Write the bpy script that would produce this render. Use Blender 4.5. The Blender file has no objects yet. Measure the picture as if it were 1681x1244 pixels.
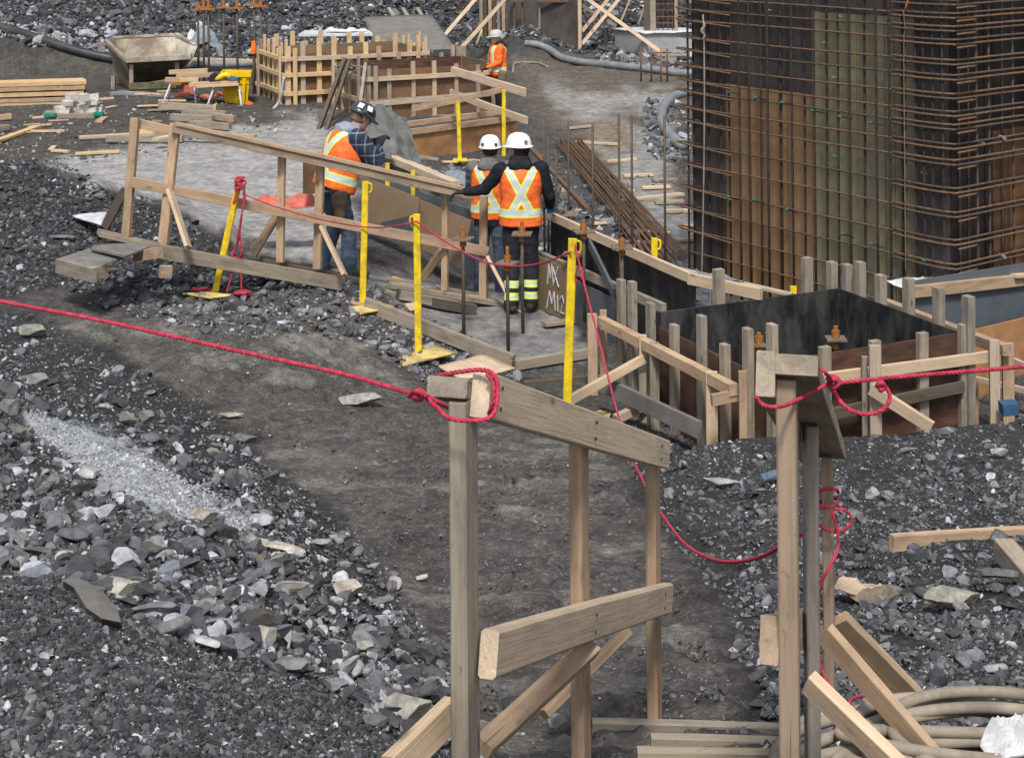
import bpy, math, random
import numpy as np
from mathutils import Vector, Matrix, Quaternion

# ---------------------------------------------------------------- camera, sky, sun, exposure
F_PX, CX, HY, CZ = 2600.0, 840.5, -155.0, 4.2      # focal length and horizon in photo pixels, camera height
ROLL = math.radians(0.5)
SC = bpy.context.scene
COL = SC.collection
cam_data = bpy.data.cameras.new("camera")
cam = bpy.data.objects.new("camera", cam_data)
COL.objects.link(cam)
cam_data.sensor_fit = 'HORIZONTAL'
cam_data.sensor_width = 36.0
cam_data.lens = F_PX * 36.0 / 1681.0
cam_data.shift_y = -(622.0 - HY) / 1681.0
cam_data.clip_start, cam_data.clip_end = 0.05, 2000.0
_c, _s = math.cos(ROLL), math.sin(ROLL)
cam.matrix_world = Matrix(((_c, _s, 0, 0), (0, 0, -1, 0), (-_s, _c, 0, CZ), (0, 0, 0, 1)))
SC.camera = cam

SUN_EL, SUN_AZ = math.radians(56), math.radians(-178)   # sun behind the left shoulder, veiled by cloud
world = bpy.data.worlds.new("World")
SC.world = world
world.use_nodes = True
_nt = world.node_tree
_bg = _nt.nodes["Background"]
_sky = _nt.nodes.new("ShaderNodeTexSky")
_sky.sky_type = 'NISHITA'
_sky.sun_disc = False
_sky.sun_elevation = SUN_EL
_sky.sun_rotation = SUN_AZ
_sky.air_density, _sky.dust_density, _sky.ozone_density = 1.0, 2.0, 1.0
_hs = _nt.nodes.new("ShaderNodeHueSaturation")
_hs.inputs['Saturation'].default_value = 0.35      # overcast
_nt.links.new(_sky.outputs[0], _hs.inputs['Color'])
_nt.links.new(_hs.outputs[0], _bg.inputs[0])
_bg.inputs[1].default_value = 0.10
sun_data = bpy.data.lights.new("sun", 'SUN')
sun_data.energy = 2.3
sun_data.angle = math.radians(9)
sun_data.color = (1.0, 0.94, 0.86)
sun = bpy.data.objects.new("sun", sun_data)
COL.objects.link(sun)
_sd = Vector((math.sin(SUN_AZ) * math.cos(SUN_EL), math.cos(SUN_AZ) * math.cos(SUN_EL), math.sin(SUN_EL)))
sun.rotation_euler = _sd.to_track_quat('Z', 'Y').to_euler()
SC.view_settings.view_transform = 'Standard'
SC.view_settings.look = 'None'
SC.view_settings.exposure = 0.7
SC.view_settings.gamma = 1.0
SC.cycles.max_bounces = 5
SC.cycles.diffuse_bounces = 3

R = random.Random(7)
NR = np.random.default_rng(11)

# ---------------------------------------------------------------- photo pixel -> world
def ray(x, y):
    dx, dy = x - CX, y - HY
    return (dx * _c - dy * _s) / F_PX, (dx * _s + dy * _c) / F_PX    # right, down per metre of depth

def P(x, y, Y):
    r, d = ray(x, y)
    return Vector((r * Y, Y, CZ - d * Y))

def Q(x, y, z):                       # on the level z
    r, d = ray(x, y)
    Y = (CZ - z) / d
    return Vector((r * Y, Y, z))

def px(v):
    r, d = v[0] / v[1], (CZ - v[2]) / v[1]
    return CX + F_PX * (r * _c + d * _s), HY + F_PX * (-r * _s + d * _c)

# ---------------------------------------------------------------- noise
def _hash(ix, iy, seed):
    h = (ix.astype(np.int64) * 374761393 + iy.astype(np.int64) * 668265263 + seed * 974634777) & 0xffffffff
    h = ((h ^ (h >> 13)) * 1274126177) & 0xffffffff
    return ((h ^ (h >> 16)) & 0xffff) / 65535.0

def vnoise(x, y, seed=0):
    ix, iy = np.floor(x), np.floor(y)
    fx, fy = x - ix, y - iy
    fx, fy = fx * fx * (3 - 2 * fx), fy * fy * (3 - 2 * fy)
    a, b = _hash(ix, iy, seed), _hash(ix + 1, iy, seed)
    c, d = _hash(ix, iy + 1, seed), _hash(ix + 1, iy + 1, seed)
    return (a + (b - a) * fx) * (1 - fy) + (c + (d - c) * fx) * fy

def fbm(x, y, octs=4, seed=0):
    t, amp = 0, 0.5
    for k in range(octs):
        t = t + amp * (vnoise(x, y, seed + k) - 0.5)
        x, y, amp = x * 2.03 + 7.1, y * 2.03 + 3.7, amp * 0.5
    return t

def sst(x, a, b):
    t = np.clip((x - a) / (b - a), 0, 1)
    return t * t * (3 - 2 * t)

def inside(px_, py_, poly):
    r = np.zeros(px_.shape, bool)
    n = len(poly)
    for i in range(n):
        x0, y0 = poly[i]
        x1, y1 = poly[(i + 1) % n]
        if y0 == y1:
            continue
        c = ((y0 > py_) != (y1 > py_)) & (px_ < (x1 - x0) * (py_ - y0) / (y1 - y0) + x0)
        r ^= c
    return r

# ---------------------------------------------------------------- terrain height
_EX = [(-9.5, 20), (-5.6, 15.0), (-5.0, 14.3), (-3.3, 12.9), (-2.45, 11.9), (-1.72, 10.9), (-1.30, 10.0), (-0.98, 9.3), (-0.58, 8.1), (-0.22, 6.3), (0.0, 5.0), (0.3, 3.5), (0.6, 0)]
_EY = np.array([p[1] for p in _EX][::-1]); _EXX = np.array([p[0] for p in _EX][::-1])

def H(X, Y):
    h = np.interp(Y, [-5, 0, 3, 5.2, 8, 11.5, 14, 400], [2.9, 2.75, 2.3, 1.5, .85, .3, 0, 0])
    h = h + .42 * sst(-X, 0.2, 2.2) * sst(Y, 11.5, 14.5) * (1 - .75 * sst(Y, 18, 22))
    # left rubble bank
    ex = np.interp(Y, _EY, _EXX) + .25 * fbm(Y * .9, Y * 0 + 3, 3, 5)
    d = ex - X
    h = h + (sst(d, 0, 1.3) * .5 + np.clip(d, 0, 6) * .07) * (1 - sst(Y, 12.2, 15)) * sst(Y, 1, 4)
    h = h + .35 * np.exp(-((X + 2.7) / .9) ** 2 - ((Y - 7.6) / 1.1) ** 2)
    # gravel to the right of the path
    rx = np.interp(Y, [0, 4, 5.5, 8, 9.5, 11.5, 13], [2.2, 1.7, 1.35, 1.1, .95, .75, .7]) + .3 * fbm(Y * .8, Y * 0 + 9, 3, 8)
    e = X - rx
    h = h + (.16 * sst(e, 0, .9)) * (1 - sst(Y, 10.3, 11.6))
    h = h + .05 * np.exp(-((Y - 11.0 + .1 * (X - 2)) / .5) ** 2) * sst(X, .9, 1.6)
    # hole in which the footing form stands
    U = (X - 1.05) * .913 + (Y - 13.0) * .408
    V = (X - 1.05) * -.408 + (Y - 13.0) * .913
    hole = sst(U, -.9, -.3) * (1 - sst(U, 3.0, 3.6)) * sst(V, -1.95, -1.6) * (1 - sst(V, 1.6, 2.2))
    h = h * (1 - hole) + (-.1) * hole
    # dark gravel heap on the left
    cr = np.interp(X, [-9, -6.2, -5.8, -4.8, -4.3, -3.7, -3.3, -3.05, -2.8], [1.5, 1.25, 1.2, .98, .78, .6, .42, .15, 0])
    m = np.where(Y < 18, np.exp(-((Y - 18) / 1.9) ** 2), np.exp(-((Y - 18) / 1.0) ** 2))
    base = .42 * sst(-X, 0.2, 2.2)
    h = h + np.maximum(cr - base * .6, 0) * m
    # soil heap by the far concrete wall
    h = h + .8 * np.exp(-((X - .2) / 1.1) ** 2 - ((Y - 44.5) / 1.5) ** 2)
    # rock slope at the back
    toe = 41.5 + 1.2 * fbm(X * .15, Y * 0, 3, 21) * 2 + sst(X, -4.5, -1.5) * 5.5 - sst(-X, 5, 14) * 2.5
    h = h + np.clip(Y - toe, 0, 16) * .62
    return h

def Hn(X, Y):
    h = H(X, Y)
    ex = np.interp(Y, _EY, _EXX)
    rough = .03 + .06 * sst(ex - X, -.1, .5) * (1 - sst(Y, 14, 18)) + .25 * sst(Y, 40, 44)
    sc = 1 + .0 * Y
    return h + rough * (fbm(X * 1.3, Y * 1.3, 4, 31) * 1.6) + .022 * fbm(X * 6, Y * 6, 5, 47) * 2 - .02 * np.abs(fbm(X * 2.2 + 5, Y * 3.1, 3, 53)) * 2

# one sheet, fine inside the picture, coarse outside
_u = np.concatenate([-np.geomspace(7, .62, 22), np.linspace(-.60, -.37, 60)[:-1], np.linspace(-.37, .37, 820), np.linspace(.37, .60, 60)[1:], np.geomspace(.62, 7, 22)])
_yr = np.concatenate([np.linspace(-25, 1.5, 16)[:-1], np.geomspace(1.5, 3.9, 40)[:-1], np.geomspace(3.9, 21, 560)[:-1], np.geomspace(21, 60, 230)[:-1], np.geomspace(60, 500, 24)])
_U, _Y = np.meshgrid(_u, _yr)
_X = _U * np.maximum(_Y, 2.0)
_Z = Hn(_X, _Y)
_pr = np.random.default_rng(5)
for _k in range(420):
    _cy = _pr.uniform(5, 15.5) if _k < 330 else _pr.uniform(15, 32)
    _cx = float(np.interp(_cy, [5, 8, 11, 13, 15.5, 32], [.75, .3, -.7, -1.6, -2.4, 1.5])) + _pr.normal(0, .75)
    _an = _pr.normal(.5 if _cy > 9 else 0, .5); _ca, _sa = math.cos(_an), math.sin(_an)
    _m = np.where((np.abs(_X - _cx) < .3) & (np.abs(_Y - _cy) < .3))
    _dx, _dy = _X[_m] - _cx, _Y[_m] - _cy
    _q = ((_dx * _ca + _dy * _sa) / .055) ** 2 + ((-_dx * _sa + _dy * _ca) / .15) ** 2
    _Z[_m] += -.020 * np.exp(-_q * _q) + .009 * np.exp(-(_q - 1.9) ** 2)
_rows0 = np.searchsorted(_yr, 2.0)
_vg = (CZ - _Z) / np.maximum(_Y, .01)
_vcum = np.minimum.accumulate(_vg[_rows0:], axis=0)
def ground_hits(xs, ys):
    """photo pixels -> points on the terrain"""
    xs, ys = np.asarray(xs, float), np.asarray(ys, float)
    dx, dy = xs - CX, ys - HY
    u, d = (dx * _c - dy * _s) / F_PX, (dx * _s + dy * _c) / F_PX
    ci = np.clip(np.searchsorted(_u, u), 1, len(_u) - 1)
    Yh = np.empty(len(u))
    for c in np.unique(ci):
        k = np.where(ci == c)[0]
        col = -_vcum[:, c]
        r = np.clip(np.searchsorted(col, -d[k]), 1, len(col) - 1)
        c0, c1 = col[r - 1], col[r]
        t = np.clip((-d[k] - c0) / np.maximum(c1 - c0, 1e-9), 0, 1)
        yy = _yr[_rows0:]
        Yh[k] = yy[r - 1] + (yy[r] - yy[r - 1]) * t
    X = u * Yh
    return X, Yh, Hn(X, Yh)

def G(x, y, up=0.0):
    X, Y, Z = ground_hits([x], [y])
    return Vector((float(X[0]), float(Y[0]), float(Z[0]) + up))

def gz(X, Y):
    return float(Hn(np.array([float(X)]), np.array([float(Y)]))[0])

# ---------------------------------------------------------------- objects
def link(o):
    COL.objects.link(o)
    return o

def tag(o, label=None, cat=None, group=None, kind=None):
    if label: o['label'] = label
    if cat: o['category'] = cat
    if group: o['group'] = group
    if kind: o['kind'] = kind
    return o

def thing(name, label, cat, loc=(0, 0, 0), group=None):
    o = link(bpy.data.objects.new(name, None))
    o.location = loc
    o.empty_display_size = .1
    return tag(o, label, cat, group)

def world_loc(o):
    v = Vector((0, 0, 0))
    while o:
        v += o.location
        o = o.parent
    return v

def place(o, parent, mw):
    """parents here are never rotated unless through this function"""
    if parent is not None:
        o.parent = parent
        pm = PW.get(parent.name)
        if pm is None:
            pm = Matrix.Translation(parent.location)
        o.matrix_basis = pm.inverted() @ mw
    else:
        o.matrix_basis = mw
    PW[o.name] = mw
    return o
PW = {}

def mesh_obj(name, verts, faces, mat, parent=None, mw=None, smooth=False, origin=None):
    me = bpy.data.meshes.new(name)
    if origin is not None:
        o3 = Vector(origin)
        verts = [Vector(v) - o3 for v in verts]
        mw = Matrix.Translation(o3)
    me.from_pydata([tuple(v) for v in verts], [], faces)
    me.update()
    if mat is not None:
        me.materials.append(mat)
    if smooth:
        me.polygons.foreach_set('use_smooth', [True] * len(me.polygons))
    o = link(bpy.data.objects.new(name, me))
    return place(o, parent, mw if mw is not None else Matrix.Identity(4))

def np_mesh(name, V, Fq, mat, parent=None, cols=None, smooth=False):
    """V (n,3), Fq (m,k) constant k"""
    me = bpy.data.meshes.new(name)
    n, (m, k) = len(V), Fq.shape
    me.vertices.add(n); me.vertices.foreach_set('co', np.asarray(V, np.float32).ravel())
    me.loops.add(m * k); me.loops.foreach_set('vertex_index', Fq.astype(np.int32).ravel())
    me.polygons.add(m)
    me.polygons.foreach_set('loop_start', np.arange(0, m * k, k, dtype=np.int32))
    me.polygons.foreach_set('loop_total', np.full(m, k, np.int32))
    me.polygons.foreach_set('use_smooth', np.full(m, smooth))
    if cols is not None:
        a = me.color_attributes.new('Col', 'FLOAT_COLOR', 'POINT')
        c4 = np.ones((n, 4), np.float32); c4[:, :3] = cols
        a.data.foreach_set('color', c4.ravel())
    me.update(calc_edges=True)
    if mat is not None:
        me.materials.append(mat)
    o = link(bpy.data.objects.new(name, me))
    if parent is not None:
        place(o, parent, Matrix.Identity(4))
    return o

def frame(a, b, up):
    x = (b - a).normalized()
    z = Vector(up) - x * x.dot(Vector(up))
    if z.length < 1e-5:
        z = Vector((0, 1, 0)) - x * x.y
    z.normalize()
    y = z.cross(x)
    m = Matrix((x, y, z)).transposed().to_4x4()
    m.translation = (a + b) / 2
    return m

def beam(parent, name, a, b, w, h, mat, up=(0, 0, 1), ch=.0025, bow=0.0, label=None):
    """sawn board from a to b, w across, h along 'up'; soft corners, slightly bowed and nicked"""
    a, b = Vector(a), Vector(b)
    L = (b - a).length
    n = max(2, min(14, int(L / .16) + 1))
    c = min(ch, w * .2, h * .2)
    ring = [(-w/2 + c, -h/2), (w/2 - c, -h/2), (w/2, -h/2 + c), (w/2, h/2 - c), (w/2 - c, h/2), (-w/2 + c, h/2), (-w/2, h/2 - c), (-w/2, -h/2 + c)]
    bw, bh = R.uniform(-1, 1) * (.0018 * L + bow), R.uniform(-1, 1) * (.0018 * L + bow)
    vs, fs = [], []
    for i in range(n + 1):
        t = i / n
        x = -L / 2 + L * t
        k = 4 * t * (1 - t)
        j = min(w, h) * .018
        dy, dz = bw * k + R.uniform(-j, j) * .5, bh * k + R.uniform(-j, j) * .5
        for (y, z) in ring:
            vs.append((x + (R.uniform(-j, j) if i in (0, n) else 0), y + dy + R.uniform(-j, j) * .6, z + dz + R.uniform(-j, j) * .6))
    for i in range(n):
        for k in range(8):
            p, q = i * 8 + k, i * 8 + (k + 1) % 8
            fs.append((p, p + 8, q + 8, q))
    fs.append(tuple(range(8)))
    fs.append(tuple(n * 8 + k for k in range(7, -1, -1)))
    me = bpy.data.meshes.new(name)
    me.from_pydata(vs, [], fs)
    me.materials.append(mat)
    o = link(bpy.data.objects.new(name, me))
    place(o, parent, frame(a, b, up))
    if label: o['label'] = label
    return o

def board(name, label, cat, a, b, w, h, mat, up=(0, 0, 1), group=None, **k):
    o = beam(None, name, a, b, w, h, mat, up, **k)
    return tag(o, label, cat, group)

def bezier_pts(pts, step):
    """Catmull-Rom through pts, resampled every 'step'"""
    pts = [Vector(p) for p in pts]
    q = [pts[0] * 2 - pts[1]] + pts + [pts[-1] * 2 - pts[-2]]
    out = []
    for i in range(1, len(q) - 2):
        p0, p1, p2, p3 = q[i-1], q[i], q[i+1], q[i+2]
        n = max(2, int((p2 - p1).length / step))
        for k in range(n):
            t = k / n
            out.append(.5 * ((2 * p1) + (p2 - p0) * t + (2*p0 - 5*p1 + 4*p2 - p3) * t*t + (3*p1 - p0 - 3*p2 + p3) * t**3))
    out.append(pts[-1])
    return out

def tube_geo(path, r, seg=8, cap=True, rfun=None):
    P_ = np.array([tuple(p) for p in path]); n = len(P_)
    T = np.gradient(P_, axis=0); T /= np.maximum(np.linalg.norm(T, axis=1, keepdims=True), 1e-9)
    up = np.array([0, 0, 1.0]) if abs(T[0][2]) < .9 else np.array([1.0, 0, 0])
    N = np.zeros_like(P_); v = up - T[0] * up.dot(T[0]); v /= np.linalg.norm(v); N[0] = v
    for i in range(1, n):
        v = N[i-1] - T[i] * N[i-1].dot(T[i]); v /= max(np.linalg.norm(v), 1e-9); N[i] = v
    B = np.cross(T, N)
    rr = np.full(n, r) if rfun is None else np.array([rfun(i / (n - 1)) for i in range(n)])
    an = np.arange(seg) * 2 * math.pi / seg
    V = P_[:, None, :] + rr[:, None, None] * (np.cos(an)[None, :, None] * N[:, None, :] + np.sin(an)[None, :, None] * B[:, None, :])
    V = V.reshape(-1, 3)
    i, k = np.meshgrid(np.arange(n - 1), np.arange(seg), indexing='ij')
    a = i * seg + k; b = i * seg + (k + 1) % seg
    F = np.stack([a, b, b + seg, a + seg], -1).reshape(-1, 4)
    if cap:
        V = np.vstack([V, P_[0] - T[0] * rr[0] * .3, P_[-1] + T[-1] * rr[-1] * .3])
        c0, c1 = len(V) - 2, len(V) - 1
        k = np.arange(seg); k2 = (k + 1) % seg
        F = np.vstack([F, np.stack([k2, k, np.full(seg, c0), np.full(seg, c0)], -1), np.stack([(n-1)*seg + k, (n-1)*seg + k2, np.full(seg, c1), np.full(seg, c1)], -1)])
    return V, F, (P_, T, N, B)

def _poly(V, F):
    return [tuple(v) for v in V], [tuple(dict.fromkeys(int(i) for i in f)) for f in F]

def tube(parent, name, pts, r, mat, seg=8, step=.03, smooth=True, raw=False, rfun=None, label=None):
    path = pts if raw else bezier_pts(pts, step)
    V, F, _ = tube_geo(path, r, seg, True, rfun)
    v, f = _poly(V, F)
    o = mesh_obj(name, v, f, mat, parent, smooth=smooth, origin=v[0])
    if label: o['label'] = label
    return o

def rope(name, pts, r, mat, parent=None, step=.006, pitch=None, seg=6):
    """three-strand laid rope"""
    pitch = pitch or r * 7
    path = bezier_pts(pts, step)
    _, _, (P_, T, N, B) = tube_geo(path, r, 3, False)
    s = np.concatenate([[0], np.cumsum(np.linalg.norm(np.diff(P_, axis=0), axis=1))])
    Vs, Fs, off = [], [], 0
    for k in range(3):
        ph = 2 * math.pi * (s / pitch + k / 3)
        C = P_ + (r * .48) * (np.cos(ph)[:, None] * N + np.sin(ph)[:, None] * B)
        V, F, _ = tube_geo(C, r * .56, seg, True)
        Vs.append(V); Fs.append(F + off); off += len(V)
    v, f = _poly(np.vstack(Vs), np.vstack(Fs))
    return mesh_obj(name, v, f, mat, parent, smooth=True, origin=v[0])

def join_geo(parts):
    vs, fs, o = [], [], 0
    for v, f in parts:
        vs += [tuple(x) for x in v]; fs += [tuple(i + o for i in q) for q in f]; o += len(v)
    return vs, fs

def box_geo(a, b, w, h, up=(0, 0, 1)):
    m = frame(Vector(a), Vector(b), up); L = (Vector(b) - Vector(a)).length / 2
    v = [m @ Vector((sx * L, sy * w / 2, sz * h / 2)) for sx in (-1, 1) for sy in (-1, 1) for sz in (-1, 1)]
    return v, [(0, 1, 3, 2), (4, 6, 7, 5), (0, 4, 5, 1), (2, 3, 7, 6), (0, 2, 6, 4), (1, 5, 7, 3)]

def cyl_geo(a, b, r0, r1=None, seg=12):
    r1 = r0 if r1 is None else r1
    m = frame(Vector(a), Vector(b), (0, 0, 1)); L = (Vector(b) - Vector(a)).length / 2
    v, f = [], []
    for sx, r in ((-L, r0), (L, r1)):
        for k in range(seg):
            t = 2 * math.pi * k / seg
            v.append(m @ Vector((sx, r * math.cos(t), r * math.sin(t))))
    for k in range(seg):
        f.append((k, (k + 1) % seg, seg + (k + 1) % seg, seg + k)[::-1])
    f.append(tuple(range(seg))); f.append(tuple(range(2 * seg - 1, seg - 1, -1)))
    return v, f

def slab(parent, name, quad, t, mat, nx=10, ny=10, bump=0.0, label=None, nrm=None, seed=0):
    """a sheet with real thickness over four corners, optionally warped"""
    q = [Vector(p) for p in quad]
    n = (q[1] - q[0]).cross(q[3] - q[0]).normalized()
    if nrm is not None and n.dot(Vector(nrm)) < 0: n = -n
    org = (q[0] + q[1] + q[2] + q[3]) / 4
    # local frame: x along the first edge
    ex = (q[1] - q[0]).normalized(); ey = n.cross(ex)
    M = Matrix((ex, ey, n)).transposed().to_4x4(); M.translation = org
    Mi = M.inverted()
    vs, fs = [], []
    for s in (0, 1):
        for j in range(ny + 1):
            for i in range(nx + 1):
                u, v = i / nx, j / ny
                p = (q[0] * (1-u) + q[1] * u) * (1-v) + (q[3] * (1-u) + q[2] * u) * v
                if bump:
                    d = float(fbm(np.array([u * 4 + seed]), np.array([v * 4 + seed * 2.3]), 3, 3)[0]) * 2 * bump
                    p = p + n * d
                vs.append(Mi @ (p - n * (t * s)))
    W = nx + 1; O = W * (ny + 1)
    for j in range(ny):
        for i in range(nx):
            a = j * W + i
            fs.append((a, a + 1, a + 1 + W, a + W))
            fs.append((O + a + W, O + a + 1 + W, O + a + 1, O + a))
    for i in range(nx):
        fs.append((i + 1, i, O + i, O + i + 1)); a = ny * W + i; fs.append((a, a + 1, O + a + 1, O + a))
    for j in range(ny):
        a = j * W; fs.append((a, a + W, O + a + W, O + a)); a = j * W + nx; fs.append((a + W, a, O + a, O + a + W))
    me = bpy.data.meshes.new(name); me.from_pydata([tuple(v) for v in vs], [], fs); me.materials.append(mat)
    if bump: me.polygons.foreach_set('use_smooth', [True] * len(me.polygons))
    o = link(bpy.data.objects.new(name, me))
    place(o, parent, M)
    if label: o['label'] = label
    return o

# ---------------------------------------------------------------- materials
def new_mat(name):
    m = bpy.data.materials.new(name); m.use_nodes = True
    nt = m.node_tree
    return m, nt, nt.nodes["Principled BSDF"]

def N(nt, t, **k):
    n = nt.nodes.new(t)
    for a, v in k.items():
        if a in n.inputs.keys() if hasattr(n.inputs, 'keys') else False:
            n.inputs[a].default_value = v
        else:
            setattr(n, a, v)
    return n

def ramp(nt, src, stops):
    r = nt.nodes.new('ShaderNodeValToRGB')
    while len(r.color_ramp.elements) < len(stops): r.color_ramp.elements.new(.5)
    for e, (p, c) in zip(r.color_ramp.elements, stops):
        e.position = p; e.color = (*c, 1) if len(c) == 3 else c
    nt.links.new(src, r.inputs[0])
    return r.outputs[0]

def mix(nt, fac, a, b, mode='MIX'):
    m = nt.nodes.new('ShaderNodeMix'); m.data_type = 'RGBA'; m.blend_type = mode
    for s, v in ((m.inputs[0], fac), (m.inputs[6], a), (m.inputs[7], b)):
        if hasattr(v, 'is_output'): nt.links.new(v, s)
        elif isinstance(v, (int, float)): s.default_value = v
        else: s.default_value = (*v, 1)
    return m.outputs[2]

def math_(nt, op, a, b=0.0, clamp=False):
    m = nt.nodes.new('ShaderNodeMath'); m.operation = op; m.use_clamp = clamp
    for s, v in ((m.inputs[0], a), (m.inputs[1], b)):
        if hasattr(v, 'is_output'): nt.links.new(v, s)
        else: s.default_value = v
    return m.outputs[0]

def coords(nt, scale=(1, 1, 1), rnd=True, kind='Object'):
    tc = nt.nodes.new('ShaderNodeTexCoord'); mp = nt.nodes.new('ShaderNodeMapping')
    mp.inputs['Scale'].default_value = scale
    nt.links.new(tc.outputs[kind], mp.inputs[0])
    if rnd:
        oi = nt.nodes.new('ShaderNodeObjectInfo')
        cmb = nt.nodes.new('ShaderNodeCombineXYZ')
        for k, f in enumerate((37.0, 91.0, 53.0)):
            nt.links.new(math_(nt, 'MULTIPLY', oi.outputs['Random'], f), cmb.inputs[k])
        nt.links.new(cmb.outputs[0], mp.inputs['Location'])
    return mp.outputs[0]

def noise(nt, vec, scale, detail=5, rough=.55, dist=0.0):
    n = nt.nodes.new('ShaderNodeTexNoise')
    n.inputs['Scale'].default_value = scale; n.inputs['Detail'].default_value = detail
    n.inputs['Roughness'].default_value = rough; n.inputs['Distortion'].default_value = dist
    nt.links.new(vec, n.inputs['Vector'])
    return n.outputs['Fac']

def bump(nt, b, src, strength=.4, dist=.003):
    bn = nt.nodes.new('ShaderNodeBump')
    bn.inputs['Strength'].default_value = strength; bn.inputs['Distance'].default_value = dist
    nt.links.new(src, bn.inputs['Height']); nt.links.new(bn.outputs[0], b.inputs['Normal'])

def wood(name, light, dark, stain=(.06, .055, .05), stain_amt=.35, grain=1.0):
    m, nt, b = new_mat(name)
    v = coords(nt, (1.1, 44, 44))
    g = noise(nt, v, 2.2 * grain, 7, .68, .7)
    g2 = noise(nt, coords(nt, (.45, 9, 9)), 3.0, 4, .55, 1.6)
    gg = math_(nt, 'ADD', math_(nt, 'MULTIPLY', g, .5), math_(nt, 'MULTIPLY', g2, .5))
    c = ramp(nt, gg, [(.34, tuple(.6 * a + .4 * b_ for a, b_ in zip(dark, light))), (.43, tuple(.3 * a + .7 * b_ for a, b_ in zip(dark, light))), (.54, light), (.66, tuple(min(1, a * 1.18) for a in light))])
    cr = ramp(nt, noise(nt, coords(nt, (.7, 60, 60)), 1.3, 3, .6, .4), [(.26, (.35, .33, .3)), (.31, (1, 1, 1))])
    c = mix(nt, 1.0, c, cr, 'MULTIPLY')
    # per-board tone
    oi = nt.nodes.new('ShaderNodeObjectInfo')
    tone = ramp(nt, oi.outputs['Random'], [(0, (.72, .74, .78)), (.35, (1.0, .97, .93)), (.7, (.88, .84, .78)), (1, (1.12, 1.06, .98))])
    c = mix(nt, 1.0, c, tone, 'MULTIPLY')
    # dirt blotches
    d = ramp(nt, noise(nt, coords(nt, (1.4, 4, 4)), 2.4, 6, .65), [(.46, (0, 0, 0)), (.68, (1, 1, 1))])
    c = mix(nt, math_(nt, 'MULTIPLY', d, stain_amt * 1.25), c, stain)
    d2 = ramp(nt, noise(nt, coords(nt, (6, 9, 9)), 4.0, 5, .7), [(.60, (0, 0, 0)), (.68, (1, 1, 1))])
    c = mix(nt, math_(nt, 'MULTIPLY', d2, .45), c, tuple(x * .5 for x in dark))
    # knots
    vo = nt.nodes.new('ShaderNodeTexVoronoi'); vo.inputs['Scale'].default_value = 1.0; vo.inputs['Randomness'].default_value = 1
    nt.links.new(coords(nt, (3.2, 10, 10)), vo.inputs['Vector'])
    kn = ramp(nt, vo.outputs['Distance'], [(.05, (1, 1, 1)), (.10, (.35, .35, .35)), (.17, (0, 0, 0))])
    c = mix(nt, math_(nt, 'MULTIPLY', kn, .8), c, tuple(x * .35 for x in dark))
    nt.links.new(c, b.inputs['Base Color'])
    b.inputs['Roughness'].default_value = .82
    b.inputs['Specular IOR Level'].default_value = .25
    bump(nt, b, g, .8, .003)
    return m

def plain(name, col, rough=.6, metal=0.0, var=.25, scale=9.0, dirt=None, dirt_amt=.5, bmp=.15, bdist=.002, spec=.3, scl=(1, 1, 1)):
    m, nt, b = new_mat(name)
    v = coords(nt, scl)
    n = noise(nt, v, scale, 6, .6)
    lo = tuple(x * (1 - var) for x in col); hi = tuple(min(1, x * (1 + var)) for x in col)
    c = ramp(nt, n, [(.35, lo), (.65, hi)])
    if dirt:
        d = ramp(nt, noise(nt, coords(nt, scl), scale * .45, 7, .68), [(.45, (0, 0, 0)), (.62, (1, 1, 1))])
        c = mix(nt, math_(nt, 'MULTIPLY', d, dirt_amt), c, dirt)
    nt.links.new(c, b.inputs['Base Color'])
    b.inputs['Roughness'].default_value = rough
    b.inputs['Metallic'].default_value = metal
    b.inputs['Specular IOR Level'].default_value = spec
    if bmp: bump(nt, b, n, bmp, bdist)
    return m

def stone_mat(name, tint=(1, 1, 1)):
    m, nt, b = new_mat(name)
    at = nt.nodes.new('ShaderNodeAttribute'); at.attribute_name = 'Col'
    v = coords(nt, (1, 1, 1), False, 'Object')
    n = noise(nt, v, 24, 6, .65)
    c = mix(nt, 1.0, at.outputs['Color'], ramp(nt, n, [(.3, (.5, .5, .53)), (.5, (1, 1, 1)), (.7, (1.5, 1.48, 1.42))]), 'MULTIPLY')
    nt.links.new(c, b.inputs['Base Color'])
    b.inputs['Roughness'].default_value = .85
    b.inputs['Specular IOR Level'].default_value = .3
    bump(nt, b, n, .5, .006)
    return m

M = {}
M['wood'] = wood('sawn_timber', (.47, .35, .25), (.27, .185, .122), stain_amt=.35)
M['woodgrey'] = wood('weathered_timber', (.33, .295, .245), (.17, .148, .122), stain_amt=.4)
M['woodpale'] = wood('fresh_timber', (.58, .465, .35), (.41, .31, .215), stain=(.2, .17, .14), stain_amt=.3)
M['woodlit'] = wood('sunlit_timber', (.66, .49, .29), (.50, .34, .18), stain=(.2, .14, .09), stain_amt=.3)  # timber colour brightened to stand for the sun falling on the far left
M['wooddark'] = wood('old_dark_timber', (.12, .095, .075), (.06, .05, .042), stain_amt=.5)
M['plybrown'] = plain('brown_form_plywood', (.17, .092, .052), .55, var=.3, scale=3, dirt=(.07, .05, .04), dirt_amt=.6, scl=(1, 1, 1))
M['plyorange'] = plain('orange_form_plywood', (.33, .175, .08), .6, var=.25, scale=3, dirt=(.16, .09, .05), dirt_amt=.6)
M['plytan'] = plain('tan_hardboard', (.21, .145, .088), .6, var=.12, scale=2, dirt=(.10, .085, .07), dirt_amt=.5)
M['plyblack'] = plain('black_film_plywood', (.020, .020, .022), .45, var=.4, scale=14, dirt=(.12, .12, .115), dirt_amt=.4, scl=(1, 1, .35))
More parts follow.
